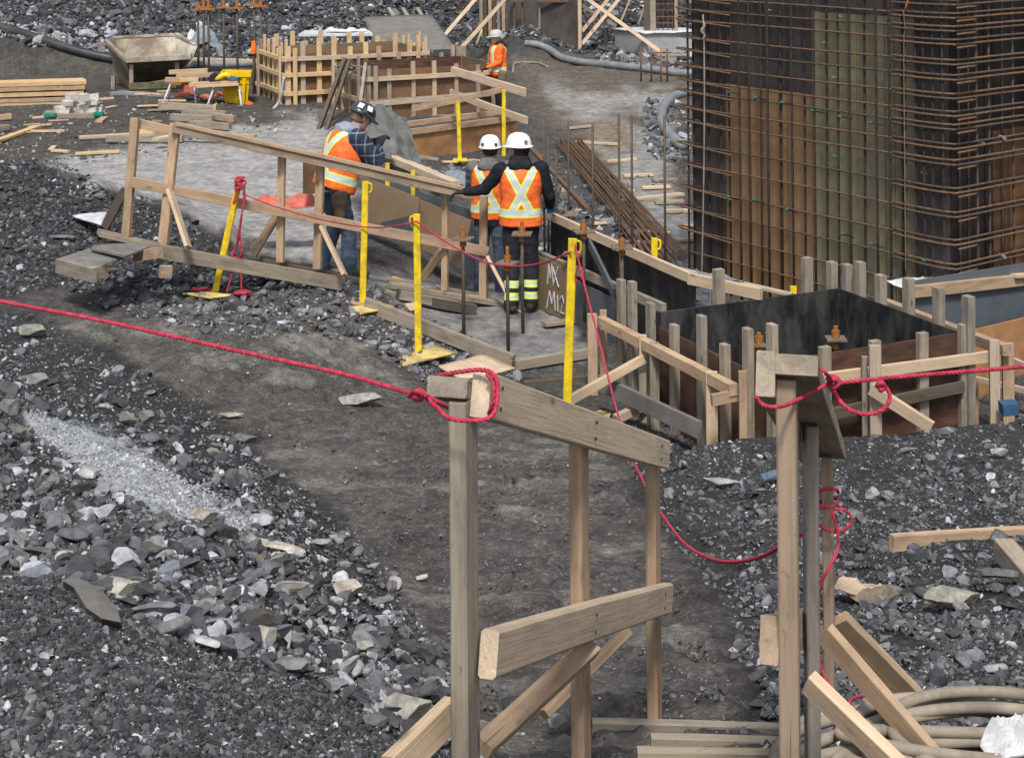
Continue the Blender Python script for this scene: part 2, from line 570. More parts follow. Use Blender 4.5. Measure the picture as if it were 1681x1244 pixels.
M['plyred'] = plain('reddish_form_plywood', (.095, .048, .032), .65, var=.45, scale=4, dirt=(.045, .03, .025), dirt_amt=.7, scl=(1, 1, 3))
M['plygrey'] = plain('grey_plywood', (.17, .165, .155), .75, var=.2, scale=6, dirt=(.09, .085, .08), dirt_amt=.5, scl=(1, 3, 1))
M['plypale'] = plain('pale_plywood', (.55, .42, .29), .75, var=.12, scale=5, dirt=(.42, .33, .25), dirt_amt=.6, scl=(1, 4, 1))
M['slate'] = plain('blue_grey_sheet', (.085, .10, .118), .5, var=.15, scale=4, dirt=(.13, .14, .15), dirt_amt=.5)
M['yellow'] = plain('yellow_paint', (.78, .57, .015), .5, var=.15, scale=14, dirt=(.25, .18, .05), dirt_amt=.5, spec=.4, scl=(1, 1, .3))
M['red'] = plain('pink_red_rope', (.40, .036, .070), .85, var=.35, scale=60, bmp=.3)
M['rust'] = plain('rusty_steel', (.14, .088, .055), .75, var=.4, scale=30, dirt=(.17, .10, .055), dirt_amt=.6, metal=.2)
M['steel'] = plain('dark_rebar_steel', (.10, .082, .066), .65, var=.35, scale=40, dirt=(.12, .065, .04), dirt_amt=.5, metal=.3)
M['steelor'] = plain('orange_rusty_nut', (.30, .12, .03), .7, var=.3, scale=60)
M['plate'] = plain('weathered_steel_plate', (.17, .135, .105), .7, var=.3, scale=30, dirt=(.1, .07, .05))
M['tarp'] = plain('grey_tarpaulin', (.12, .125, .122), .6, var=.2, scale=6, dirt=(.11, .11, .105))
M['tarpblue'] = plain('blue_grey_tarpaulin', (.20, .24, .27), .55, var=.15, scale=8)
M['tarpred'] = plain('faded_red_tarpaulin', (.50, .13, .09), .6, var=.2, scale=8, dirt=(.3, .09, .07))
M['plasticwhite'] = plain('white_plastic', (.58, .60, .63), .5, var=.2, scale=10, dirt=(.33, .33, .33))
M['yellowplastic'] = plain('yellow_plastic', (.75, .50, .01), .45, var=.06, scale=4, dirt=(.55, .36, .03), dirt_amt=.3)
M['pipe'] = plain('grey_hose', (.20, .22, .24), .55, var=.15, scale=8, dirt=(.13, .12, .11))
M['pipeblack'] = plain('black_pipe', (.035, .037, .04), .45, var=.2, scale=8, dirt=(.10, .095, .09), dirt_amt=.4)
M['hose'] = plain('brown_hose', (.29, .25, .20), .75, var=.18, scale=12, dirt=(.15, .135, .115), dirt_amt=.75)
M['concrete'] = plain('concrete', (.36, .38, .38), .85, var=.12, scale=5, dirt=(.24, .25, .26), dirt_amt=.5, bmp=.3)
M['green'] = plain('green_plastic', (.01, .22, .14), .5)
M['orange'] = plain('orange_plastic', (.80, .16, .02), .5)
M['blue'] = plain('blue_plastic', (.03, .09, .17), .6)
M['paper'] = plain('crumpled_paper', (.42, .33, .24), .8, var=.15, scale=12, dirt=(.25, .2, .15))
M['stone'] = stone_mat('broken_rock')
M['black'] = plain('black_rubber', (.012, .012, .013), .6)
# ---------------------------------------------------------------- the ground
_pxx = CX + F_PX * (_X / np.maximum(_Y, .5) * _c + _vg * _s)
_pyy = HY + F_PX * (-_X / np.maximum(_Y, .5) * _s + _vg * _c)
_front = (_Y > 2.2)
wx = _pxx + 70 * fbm(_X * 1.1, _Y * 1.1, 4, 61) + 60 * fbm(_X * 7, _Y * 7, 3, 62)
wy = _pyy + 45 * fbm(_X * 1.1, _Y * 1.1, 4, 63) + 40 * fbm(_X * 7, _Y * 7, 3, 64)
def zone(poly): return (inside(wx, wy, poly) & _front).astype(float)
def soft(a, n=2):
    n = n * 3
    for _ in range(n):
        b = a.copy(); b[1:] += a[:-1]; b[:-1] += a[1:]; b[:, 1:] += a[:, :-1]; b[:, :-1] += a[:, 1:]; a = b / 5
    return a
gcol = np.zeros(_X.shape + (3,)) + np.array((.088, .084, .081))
def paint(poly, c, k=1.0):
    w = soft(zone(poly), 3)[..., None] * k
    gcol[:] = gcol * (1 - w) + np.array(c) * w
LEFTBANK = [(-700, 500), (60, 515), (180, 580), (300, 640), (420, 735), (560, 850), (650, 960), (740, 1095), (860, 1330), (-700, 1400)]
RIGHTBANK = [(1000, 700), (1100, 715), (1300, 690), (2400, 660), (2400, 1400), (1290, 1400), (1240, 1130), (1190, 1000), (1130, 930), (1075, 850), (1040, 780)]
PATH = [(90, 520), (300, 505), (560, 520), (620, 600), (700, 680), (1000, 720), (1090, 900), (1200, 1100), (1250, 1330), (860, 1330), (740, 1095), (650, 960), (560, 850), (420, 735), (300, 640), (180, 580)]
paint([(-900, -100), (2600, -100), (2600, 100), (1100, 100), (500, 115), (200, 100), (-900, 60)], (.055, .056, .06))
paint([(-900, 40), (150, 90), (440, 150), (520, 205), (60, 260), (-900, 330)], (.085, .078, .07))
paint(PATH, (.112, .106, .100))
paint(LEFTBANK, (.045, .045, .048))
paint(RIGHTBANK, (.052, .052, .055))
paint([(-700, 262), (60, 262), (150, 300), (310, 350), (380, 415), (560, 470), (380, 490), (100, 470), (-700, 480)], (.042, .043, .047))
# pale blinding slab and skim of dried cement
paint([(62, 262), (230, 236), (430, 200), (520, 190), (560, 260), (600, 420), (560, 440), (380, 400), (300, 345), (160, 300), (100, 275)], (.36, .36, .355), .92)
paint([(560, 430), (800, 455), (940, 500), (960, 590), (840, 600), (690, 520)], (.27, .272, .272), .85)
paint([(840, 90), (1130, 120), (1135, 470), (1040, 330), (900, 200), (850, 170)], (.14, .12, .10), .9)
paint([(880, 120), (960, 150), (1040, 140), (1120, 160), (1090, 180), (1000, 175), (1060, 215), (1100, 260), (1110, 430), (1060, 380), (1010, 270), (940, 190)], (.33, .33, .32), .8)
paint([(940, 185), (1010, 200), (1050, 245), (1020, 255), (960, 215)], (.19, .125, .07), .7)
paint([(1035, 320), (1125, 350), (1130, 450), (1090, 430)], (.25, .26, .26), .7)
STRIP = [(15, 668), (90, 690), (180, 722), (280, 770), (360, 815), (430, 868), (370, 872), (280, 848), (200, 808), (130, 765), (60, 715)]
paint(STRIP, (.40, .44, .46), .96)
# path: pale worn patches of packed rock
pt = soft(zone(PATH), 3) * sst(fbm(_X * 1.6, _Y * 2.6, 6, 71), .06, .16)
gcol = gcol * (1 - .75 * pt[..., None]) + np.array((.21, .20, .185)) * .75 * pt[..., None]
gcol *= (1 + .5 * fbm(_X * 2.5, _Y * 2.5, 4, 77))[..., None]
gcol *= (1 + .9 * fbm(_X * 13, _Y * 13, 4, 78))[..., None]

def ground_mat():
    m, nt, b = new_mat('packed_gravel_ground')
    at = nt.nodes.new('ShaderNodeAttribute'); at.attribute_name = 'Col'
    v = coords(nt, (1, 1, 1), False)
    n1 = noise(nt, v, 5, 8, .68); n2 = noise(nt, v, 85, 8, .78)
    vo = nt.nodes.new('ShaderNodeTexVoronoi'); vo.inputs['Scale'].default_value = 38; nt.links.new(v, vo.inputs['Vector'])
    vo2 = nt.nodes.new('ShaderNodeTexVoronoi'); vo2.inputs['Scale'].default_value = 110; nt.links.new(v, vo2.inputs['Vector'])
    c = mix(nt, 1.0, at.outputs['Color'], ramp(nt, n1, [(.3, (.62, .62, .64)), (.5, (1, 1, 1)), (.7, (1.35, 1.32, 1.28))]), 'MULTIPLY')
    bw = nt.nodes.new('ShaderNodeRGBToBW'); nt.links.new(at.outputs['Color'], bw.inputs[0])
    sm = ramp(nt, bw.outputs[0], [(.10, (1, 1, 1)), (.24, (.35, .35, .35))])
    c = mix(nt, sm, c, ramp(nt, n2, [(.32, (.45, .45, .45)), (.5, (1, 1, 1)), (.66, (1.75, 1.75, 1.7))]), 'MULTIPLY')
    peb = ramp(nt, vo.outputs['Color'], [(.2, (.6, .6, .61)), (.7, (1.0, 1.0, 1.0)), (.92, (1.5, 1.5, 1.47))])
    c = mix(nt, math_(nt, 'MULTIPLY', sm, .8), c, peb, 'MULTIPLY')
    nt.links.new(c, b.inputs['Base Color'])
    b.inputs['Roughness'].default_value = .88
    b.inputs['Specular IOR Level'].default_value = .25
    hh = math_(nt, 'ADD', math_(nt, 'MULTIPLY', n2, 1.0), math_(nt, 'MULTIPLY', vo.outputs['Distance'], -.7))
    hh = math_(nt, 'ADD', hh, math_(nt, 'MULTIPLY', vo2.outputs['Distance'], -.3))
    hh = math_(nt, 'ADD', hh, math_(nt, 'MULTIPLY', n1, 2.0))
    bump(nt, b, hh, .9, .02)
    return m
M['ground'] = ground_mat()
_nr, _nc = _X.shape
_i, _k = np.meshgrid(np.arange(_nr - 1), np.arange(_nc - 1), indexing='ij')
_a = _i * _nc + _k
ground = np_mesh('ground', np.stack([_X, _Y, _Z], -1).reshape(-1, 3), np.stack([_a, _a + 1, _a + 1 + _nc, _a + _nc], -1).reshape(-1, 4), M['ground'], cols=np.clip(gcol, .01, .6).reshape(-1, 3), smooth=True)
tag(ground, kind='structure')

# ---------------------------------------------------------------- loose stone
def ico(sub):
    t = (1 + 5 ** .5) / 2
    v = [(-1, t, 0), (1, t, 0), (-1, -t, 0), (1, -t, 0), (0, -1, t), (0, 1, t), (0, -1, -t), (0, 1, -t), (t, 0, -1), (t, 0, 1), (-t, 0, -1), (-t, 0, 1)]
    f = [(0, 11, 5), (0, 5, 1), (0, 1, 7), (0, 7, 10), (0, 10, 11), (1, 5, 9), (5, 11, 4), (11, 10, 2), (10, 7, 6), (7, 1, 8), (3, 9, 4), (3, 4, 2), (3, 2, 6), (3, 6, 8), (3, 8, 9), (4, 9, 5), (2, 4, 11), (6, 2, 10), (8, 6, 7), (9, 8, 1)]
    v = [np.array(p, float) / np.linalg.norm(p) for p in v]
    for _ in range(sub):
        c, nf = {}, []
        def mid(a, b):
            k = (min(a, b), max(a, b))
            if k not in c:
                p = v[a] + v[b]; v.append(p / np.linalg.norm(p)); c[k] = len(v) - 1
            return c[k]
        for a, b, d in f:
            x, y, z = mid(a, b), mid(b, d), mid(d, a)
            nf += [(a, x, z), (b, y, x), (d, z, y), (x, y, z)]
        f = nf
    return np.array(v), np.array(f)

def rock_shape(sub, rng, cuts=9, flat=.62, rough=.05):
    """a ball cut by random planes: angular broken rock"""
    V, F = ico(sub)
    V = V.copy()
    for _ in range(cuts):
        n = rng.normal(size=3); n /= np.linalg.norm(n); d = rng.uniform(.30, .80)
        s = V @ n
        k = s > d
        V[k] -= (s[k] - d)[:, None] * n
    V *= 1 + rng.normal(size=(len(V), 1)) * rough
    V *= np.array([1, rng.uniform(.45, .95), rng.uniform(flat * .45, flat * 1.2)])
    return V, F
SH_S = [rock_shape(0, NR, 3, .65, .12) for _ in range(10)]
SH_M = [rock_shape(1, NR, 8, .62, .04) for _ in range(14)]
SH_X = [rock_shape(2, NR, 9, .62, .018) for _ in range(14)]
SH_L = [rock_shape(3, NR, 14, .7, .012) for _ in range(10)]

def rots(n, tilt=.5):
    a = NR.uniform(0, 2 * np.pi, n); b = NR.normal(0, tilt, n); c = NR.normal(0, tilt, n)
    ca, sa, cb, sb, cc, sc = np.cos(a), np.sin(a), np.cos(b), np.sin(b), np.cos(c), np.sin(c)
    Rz = np.zeros((n, 3, 3)); Rz[:, 0, 0] = ca; Rz[:, 0, 1] = -sa; Rz[:, 1, 0] = sa; Rz[:, 1, 1] = ca; Rz[:, 2, 2] = 1
    Rx = np.zeros((n, 3, 3)); Rx[:, 0, 0] = 1; Rx[:, 1, 1] = cb; Rx[:, 1, 2] = -sb; Rx[:, 2, 1] = sb; Rx[:, 2, 2] = cb
    Ry = np.zeros((n, 3, 3)); Ry[:, 0, 0] = cc; Ry[:, 0, 2] = sc; Ry[:, 2, 0] = -sc; Ry[:, 2, 2] = cc; Ry[:, 1, 1] = 1
    return Rx @ Ry @ Rz

def scatter(name, X, Y, Z, r, cols, shapes, label_kind='stuff', sink=.25):
    pick = NR.integers(0, len(shapes), len(X))
    Vs, Fs, Cs, off = [], [], [], 0
    for s, (V, F) in enumerate(shapes):
        k = np.where(pick == s)[0]
        if not len(k): continue
        Rm = rots(len(k))
        W = np.einsum('nij,vj->nvi', Rm, V) * r[k][:, None, None]
        W += np.stack([X[k], Y[k], Z[k] + r[k] * (.36 - sink)], -1)[:, None, :]
        Vs.append(W.reshape(-1, 3)); Fs.append((F[None] + (np.arange(len(k)) * len(V))[:, None, None] + off).reshape(-1, 3))
        Cs.append(np.repeat(cols[k], len(V), axis=0)); off += len(k) * len(V)
    o = np_mesh(name, np.vstack(Vs), np.vstack(Fs), M['stone'], cols=np.vstack(Cs))
    return tag(o, kind=label_kind)

def stone_cols(n, lo=.04, hi=.22, pale=.12, blue=0.07):
    v = lo * (hi / lo) ** NR.beta(1.3, 1.8, n)
    v = np.where(NR.random(n) < pale, NR.uniform(.24, .46, n), v)
    t = NR.normal(0, 1, n)
    c = np.stack([v * (.965 + .03 * t), v * (1 + .005 * t), v * (1 - .03 * t + .02 + blue)], -1)
    w = NR.random(n) < .06
    c[w] *= np.array((1.08, 1.0, .86))
    return c

def sample(poly, n, pad=None):
    xs = [p[0] for p in poly]; ys = [p[1] for p in poly]
    x = NR.uniform(max(min(xs), -260), min(max(xs), 1940), n); y = NR.uniform(max(min(ys), -60), min(max(ys), 1330), n)
    jx = x + 50 * fbm(x / 60, y / 60, 3, 91); jy = y + 35 * fbm(x / 60, y / 60, 3, 92)
    k = inside(jx, jy, poly)
    return x[k], y[k]

BIG = []        # the largest stones become things of their own
def rubble(name, poly, n, rmin, rmax, power=2.2, lo=.04, hi=.22, pale=.12, zone_label=None, shp=None, dens=None):
    x, y = sample(poly, n)
    if dens is not None:
        k = NR.random(len(x)) < dens(x, y); x, y = x[k], y[k]
    X, Y, Z = ground_hits(x, y)
    u = NR.random(len(X))
    r = rmin * np.power(np.maximum(u, 1e-6), -1 / power)
    r = np.where(r > rmax, NR.uniform(rmin, rmax * .6, len(r)), r)
    # keep what shows at this distance
    vis = r * F_PX / Y
    k = vis > 1.0
    X, Y, Z, r, vis = X[k], Y[k], Z[k], r[k], vis[k]
    c = stone_cols(len(X), lo, hi, pale, .10 if poly is STRIP else .08)
    big = np.where(vis > 15)[0]
    for i in big:
        BIG.append((float(vis[i]), float(X[i]), float(Y[i]), float(Z[i]), float(r[i]), tuple(c[i]), zone_label))
    sm = np.where(vis <= 5)[0]; md = np.where((vis > 5) & (vis <= 9))[0]; lg = np.where((vis > 9) & (vis <= 15))[0]
    if len(sm): scatter(name, X[sm], Y[sm], Z[sm], r[sm], c[sm], SH_S)
    if len(lg): scatter(name, X[lg], Y[lg], Z[lg], r[lg], c[lg], SH_X)
    if len(md): scatter(name, X[md], Y[md], Z[md], r[md], c[md], SH_M)
FINE = [(-300, 930), (100, 945), (220, 1010), (350, 1090), (520, 1120), (640, 1200), (700, 1400), (-300, 1400)]
ROCKBAND = [(-300, 520), (60, 520), (180, 585), (300, 645), (420, 740), (560, 855), (650, 965), (740, 1100), (800, 1260), (640, 1200), (520, 1110), (350, 1080), (220, 1000), (100, 940), (-300, 925)]
def not_strip(x, y): return np.where(inside(x, y, STRIP), .01, 1.0)
rubble('rubble', ROCKBAND, 52000, .0068, .085, 1.55, .04, .32, .14, 'left', dens=lambda x, y: not_strip(x, y) * np.clip(.60 + 2.2 * fbm(x / 90, y / 90, 3, 17), .40, 1))
rubble('gravel', FINE, 90000, .0036, .016, 2.6, .022, .13, .025, 'left')
rubble('gravel', STRIP, 14000, .005, .02, 3.0, .22, .45, .25, None)
rubble('gravel', LEFTBANK, 30000, .006, .02, 2.6, .04, .20, .06, None, dens=not_strip)
rubble('gravel', [(1000, 690), (1100, 690), (1300, 655), (2400, 640)] + RIGHTBANK[4:], 60000, .0055, .06, 1.8, .045, .24, .06, 'right', dens=lambda x, y: np.clip(.65 + 1.5 * fbm(x / 90, y / 90, 3, 27), .30, 1))
rubble('gravel', PATH, 42000, .0042, .03, 2.3, .06, .19, .03, 'path', dens=lambda x, y: np.clip(.45 + 2.5 * fbm(x / 110, y / 60, 3, 37), .15, 1))
rubble('gravel', [(250, 455), (560, 455), (650, 500), (740, 540), (860, 600), (820, 700), (660, 600), (560, 560), (330, 540), (140, 500)], 9000, .018, .10, 2.3, .05, .28, .1, 'mid')
rubble('gravel', [(-200, 262), (60, 262), (150, 300), (310, 350), (380, 415), (380, 480), (100, 480), (-200, 500)], 9000, .018, .08, 2.4, .035, .15, .05, None)
rubble('gravel', [(-200, 170), (60, 150), (440, 170), (560, 195), (260, 260), (-200, 280)], 1600, .02, .09, 2.4, .06, .35, .2, None)
rubble('rubble', [(-200, -60), (1250, -60), (1250, 75), (960, 85), (850, 65), (700, 75), (430, 105), (200, 95), (-200, 40)], 22000, .05, .24, 2.3, .035, .22, .08, 'slope')
rubble('rubble', [(-200, 15), (230, 60), (220, 100), (90, 75), (-200, 60)], 900, .09, .34, 2.4, .15, .40, .3, 'slope')
rubble('rubble', [(980, 85), (1135, 85), (1135, 118), (1000, 112)], 200, .08, .26, 2.4, .06, .30, .2, None)
rubble('rubble', [(1060, 165), (1140, 165), (1140, 290), (1085, 270), (1055, 215)], 420, .05, .2, 2.2, .05, .28, .12, None)
rubble('rubble', [(885, 290), (1000, 340), (1130, 470), (1125, 560), (1000, 520), (905, 470), (870, 330)], 1800, .04, .16, 2.2, .05, .25, .10, None)
rubble('rubble', [(880, 250), (1000, 290), (1130, 300), (1130, 330), (900, 300)], 160, .04, .12, 2.2, .05, .25, .10, None)
rubble('rubble', [(690, 275), (780, 262), (770, 300), (700, 300)], 120, .04, .14, 2.2, .05, .25, .10, None)

WHERE = {'left': ('rock among the loose rubble of the left bank', 'loose rocks of the left rubble bank'),
         'right': ('rock lying in the dark gravel right of the path', 'rocks in the gravel right of the path'),
         'path': ('rock lying on the worn dirt path', 'rocks on the path'),
         'mid': ('rock in the gravel around the yellow posts', 'rocks around the yellow posts'),
         'slope': ('rock on the rocky slope behind the site', 'rocks of the back slope'),
         None: ('rock lying in the loose gravel', 'rocks in the loose gravel')}
BIG.sort(key=lambda t: -t[0])
_rest = BIG[230:]
if _rest:
    _ra = np.array([b[1:5] for b in _rest]); _rc = np.array([b[5] for b in _rest])
    scatter('rubble', _ra[:, 0], _ra[:, 1], _ra[:, 2], _ra[:, 3], _rc, SH_M)
RG = R.random
def rock_obj(X, Y, Z, rx, ry, rz_, col, label, group=None, yaw=None, tilt=(.25, .25), shp=None, sink=.3):
    V, F = shp if shp is not None else SH_L[R.randrange(len(SH_L))]
    nz = V * np.array([rx, ry, rz_])
    me = bpy.data.meshes.new('rock')
    me.from_pydata(nz.tolist(), [], F.tolist())
    a = me.color_attributes.new('Col', 'FLOAT_COLOR', 'POINT')
    sp = 1 + .25 * fbm(V[:, 0] * 3 + R.random() * 50, V[:, 1] * 3 + V[:, 2] * 2, 3, 5)
    c4 = np.ones((len(V), 4), np.float32); c4[:, :3] = np.array(col)[None] * sp[:, None]
    a.data.foreach_set('color', c4.ravel())
    me.materials.append(M['stone'])
    o = link(bpy.data.objects.new('rock', me))
    o.location = (X, Y, Z + rz_ * (.6 - sink))
    o.rotation_euler = (R.uniform(-tilt[0], tilt[0]), R.uniform(-tilt[1], tilt[1]), R.uniform(0, 6.28) if yaw is None else yaw)
    return tag(o, label, 'rock', group)
for vis, X, Y, Z, r, c, zl in BIG[:230]:
    t, g = WHERE[zl]
    tone = 'pale grey ' if sum(c) / 3 > .2 else ('dark grey ' if sum(c) / 3 < .09 else 'grey ')
    rock_obj(X, Y, Z, r, r * R.uniform(.8, 1), r * R.uniform(.6, .9), c, tone + t, g)

def rock_at(x, y, w, h, col, label, yaw=0.0, flat=1.0, up=0):
    """x, y the foot centre in the photo, w and h its size there"""
    p = G(x, y)
    s = F_PX / p.y
    # slab-like rocks lie on the slope
    rx, rz_ = w / s / 2 * 1.2, h / s / 2 * 1.15
    return rock_obj(p.x, p.y + rx * .3 * flat, p.z, rx, rx * .75 * flat, rz_, col, label, yaw=yaw, tilt=(.12, .12), sink=-.08)
GR = (.15, .155, .16); PA = (.32, .31, .28); DK = (.075, .08, .09); TN = (.25, .235, .205)
rock_at(665, 1190, 92, 62, (.30, .29, .26), 'big pale angular rock at the foot of the left bank beside the foreground post')
rock_at(250, 925, 52, 52, (.21, .205, .19), 'rounded grey brown rock with a dark ledge, high on the left bank')
rock_at(192, 982, 72, 45, (.33, .31, .27), 'rough pale rock just right of the long flat slab')
rock_at(332, 860, 52, 34, (.25, .23, .20), 'squarish tan rock at the lower edge of the pale crushed stone')
rock_at(375, 690, 40, 16, (.26, .25, .22), 'flat topped pale rock at the path edge under the red rope')
rock_at(400, 728, 44, 20, (.13, .13, .125), 'low dark rock with sharp rim at the bottom of the left bank')
rock_at(592, 672, 96, 26, (.27, .265, .25), 'wide flat pale rock bedded in the path')
rock_at(528, 900, 38, 27, (.23, .24, .24), 'pointed pale rock at the path edge beside a dark rounded one')
rock_at(560, 893, 34, 24, (.12, .125, .125), 'dark rounded rock at the path edge')
rock_at(470, 985, 64, 44, (.28, .27, .25), 'pale lumpy rock in the middle of the left bank')
rock_at(450, 915, 96, 30, (.36, .335, .29), 'thin pale slab of rock lying on the left bank', yaw=-.4)
rock_at(572, 990, 66, 46, (.37, .34, .29), 'jagged cream rock at the lower right of the left bank', yaw=.4)
rock_at(600, 1075, 40, 26, (.30, .30, .28), 'white speckled rock below the jagged cream rock')
rock_at(478, 1110, 66, 44, (.17, .18, .18), 'grey wedge rock above the dark fine gravel')
rock_at(432, 1065, 44, 50, (.33, .32, .29), 'upright pale shard of rock on the left bank')
rock_at(400, 1065, 30, 34, (.085, .085, .09), 'dark shard of rock leaning on a pale one')
rock_at(240, 700, 36, 34, (.16, .16, .155), 'grey rock standing above the pale crushed stone')
rock_at(205, 700, 34, 36, (.22, .205, .19), 'brownish upright rock above the pale crushed stone')
rock_at(60, 640, 50, 34, (.19, .20, .21), 'bluish grey rock near the left edge of the photo')
rock_at(50, 560, 62, 34, (.21, .21, .18), 'greenish grey boulder at the top of the left bank')
rock_at(28, 725, 34, 46, (.13, .13, .12), 'dark upright rock at the left end of the pale crushed stone')
rock_at(95, 400, 42, 24, (.12, .13, .14), 'dark grey boulder in front of the white scrap')
rock_at(160, 330, 26, 16, (.15, .16, .17), 'small rock on the dark gravel heap')
rock_at(917, 1205, 44, 46, (.27, .28, .28), 'pale block of rock behind the middle foreground post')
rock_at(838, 1165, 46, 46, (.035, .037, .042), 'black angular rock between the foreground posts')
rock_at(1262, 798, 38, 40, (.09, .12, .16), 'blue grey rock behind the right foreground post')
rock_at(1640, 975, 72, 58, (.11, .115, .12), 'large dark wedge rock under the short timber block')
rock_at(1572, 1000, 96, 44, (.24, .235, .20), 'pale lumpy rock left of the dark wedge rock')
rock_at(1640, 755, 34, 26, (.27, .29, .30), 'white faced rock on the gravel at the right edge')
rock_at(1555, 722, 30, 26, (.20, .22, .24), 'pointed grey rock in front of the footing form')
rock_at(1490, 745, 30, 14, (.25, .25, .25), 'small pale rock lying before the footing form')
rock_at(1630, 1110, 44, 30, (.23, .25, .26), 'angular grey rock above the coiled hose')
rock_at(690, 955, 22, 20, (.36, .34, .31), 'small pale pebble rock alone on the path left of the post')
rock_at(1180, 805, 60, 26, (.25, .26, .26), 'pale rock at the path side right of the thin rope')
rock_at(1105, 268, 46, 18, (.24, .23, .21), 'pale flat rock under the end of the curved grey hose')
# the long grey slab of rock standing on the bank
_sl = [(155, 935, 6.85), (128, 945, 6.85), (103, 965, 6.8), (120, 975, 6.7), (140, 1005, 6.6), (165, 1025, 6.45), (197, 1034, 6.35), (190, 1008, 6.4), (168, 980, 6.55), (172, 975, 6.6)]
_f = [G(x, y) for x, y, _ in _sl]
_n = len(_f); _cen = sum(_f, Vector()) / _n
_nrm = Vector((.25, -.75, .6)).normalized()
_v = [p + _nrm * .05 for p in _f] + [p - _nrm * .04 for p in _f] + [_cen + _nrm * .07, _cen - _nrm * .04]
_fc = [(i, (i + 1) % _n, 2 * _n) for i in range(_n)] + [(_n + (i + 1) % _n, _n + i, 2 * _n + 1) for i in range(_n)] + [(i, _n + i, _n + (i + 1) % _n, (i + 1) % _n) for i in range(_n)]
M['slabrock'] = plain('grey_slab_rock', (.15, .145, .135), .85, var=.15, scale=14, bmp=.5, bdist=.006)
tag(mesh_obj('rock', _v, _fc, M['slabrock'], origin=_cen), 'long flat grey slab of rock lying on the left bank, smooth faced', 'rock')
# ---------------------------------------------------------------- guard rails at the head of the path
UPV = Vector((0, 0, 1))
def up_h(v): v = Vector((v.x, v.y, 0)); v.normalize(); return v

W, WG, WP, WL, WD = M['wood'], M['woodgrey'], M['woodpale'], M['woodlit'], M['wooddark']
# left railing
M['woodbeige'] = wood('beige_rail_timber', (.66, .55, .42), (.44, .35, .25), stain=(.25, .2, .15), stain_amt=.35)
N1, F1 = P(789, 647, 3.2), P(1090, 746, 5.25)
rail = F1 - N1; rdir = up_h(rail); perp = Vector((-rdir.y, rdir.x, 0))      # perp points left
lr = thing('guard_railing', 'timber guard railing left of the path head, red rope knotted round its near end', 'railing', (N1.x, N1.y, gz(N1.x, N1.y)))
beam(lr, 'top_rail', N1, F1, .038, .089, M['woodbeige'])
N2 = P(734, 635, 3.19); off = N2 - N1
beam(lr, 'cap_board', N2, F1 + off * 1.0, .084, .040, WG)
def on_line(A, B, x, lift=0):
    lo, hi = 0.0, 1.0
    for _ in range(40):
        m = (lo + hi) / 2; p = A + (B - A) * m
        if px(p)[0] < x: lo = m
        else: hi = m
    return A + (B - A) * lo
side = perp * .0385
LP = []
for x, yb, mt in ((760, 0, WG), (950, 0, W), (1074, 0, W)):
    p = on_line(N1 + side, F1 + side, x)
    b = Vector((p.x, p.y, gz(p.x, p.y) - .12))
    t = Vector((p.x, p.y, p.z + .03))
    if x == 760:
        t.z = P(760, 652, p.y).z
    beam(lr, 'post', b, t, .036, .089, mt if x != 760 else WG, up=rdir, ch=.004)
    LP.append(p)
m0, m1 = P(802, 1073, 3.22), P(1095, 981, 5.25)
beam(lr, 'mid_rail', m0, m1, .038, .092, WP, ch=.006)
beam(lr, 'brace', P(790, 1226, 3.55), P(975, 1062, 4.15) + side * .2, .03, .05, W, up=rdir)
beam(lr, 'brace', P(640, 1268, 3.1), P(742, 1168, 3.3), .03, .065, WP, up=(0, .3, 1))
beam(lr, 'brace', P(893, 1172, 5.0), P(1030, 1035, 5.24), .03, .045, W, up=rdir)

# right railing
c0, c1 = P(1306, 599, 3.2), P(1365, 742, 5.2)
rr = thing('guard_railing', 'timber guard railing right of the path head, its flat cap board seen from below', 'railing', (c0.x, c0.y, gz(c0.x, c0.y)))
rd = up_h(c1 - c0); rp = Vector((-rd.y, rd.x, 0))
beam(rr, 'cap_board', c0, c1, .088, .040, WG)
v0 = P(1256.5, 613, 3.2); vo_ = v0 - c0
beam(rr, 'top_rail', v0, c1 + vo_, .038, .089, WG)
for x, ax, mt, w_ in ((1291, 0, W, .040), (1330, 0, WG, .034), (1358, 0, W, .034)):
    p = on_line(c0, c1, x + 5)
    if x == 1330: p = on_line(c0, c1, 1338)
    Yp = {1291: 3.26, 1330: 4.15, 1358: 5.05}[x]
    yt = {1291: 616, 1330: 695, 1358: 745}[x]
    t = P(x, yt, Yp)
    b = Vector((t.x, t.y, gz(t.x, t.y) - .12))
    beam(rr, 'post', b, t, w_, .075 if x != 1330 else .06, mt, up=(rd if x != 1330 else Vector((0, 1, 0))), ch=.004)
mm0, mm1 = P(1263, 1050, 3.24), P(1263, 1050, 3.24) + (c1 - c0) * .97
beam(rr, 'mid_rail', mm0, mm1, .038, .092, W)
beam(rr, 'brace', P(1327, 1118, 3.75), P(1482, 1268, 3.6), .03, .062, WP, up=(.2, -.6, 1))
beam(rr, 'brace', P(1352, 1035, 4.5), P(1548, 1262, 4.35), .03, .065, W, up=(.3, -.5, 1))
beam(rr, 'brace', P(1371, 1018, 5.1), P(1510, 1160, 5.2), .038, .089, W, up=(.3, -.5, 1))

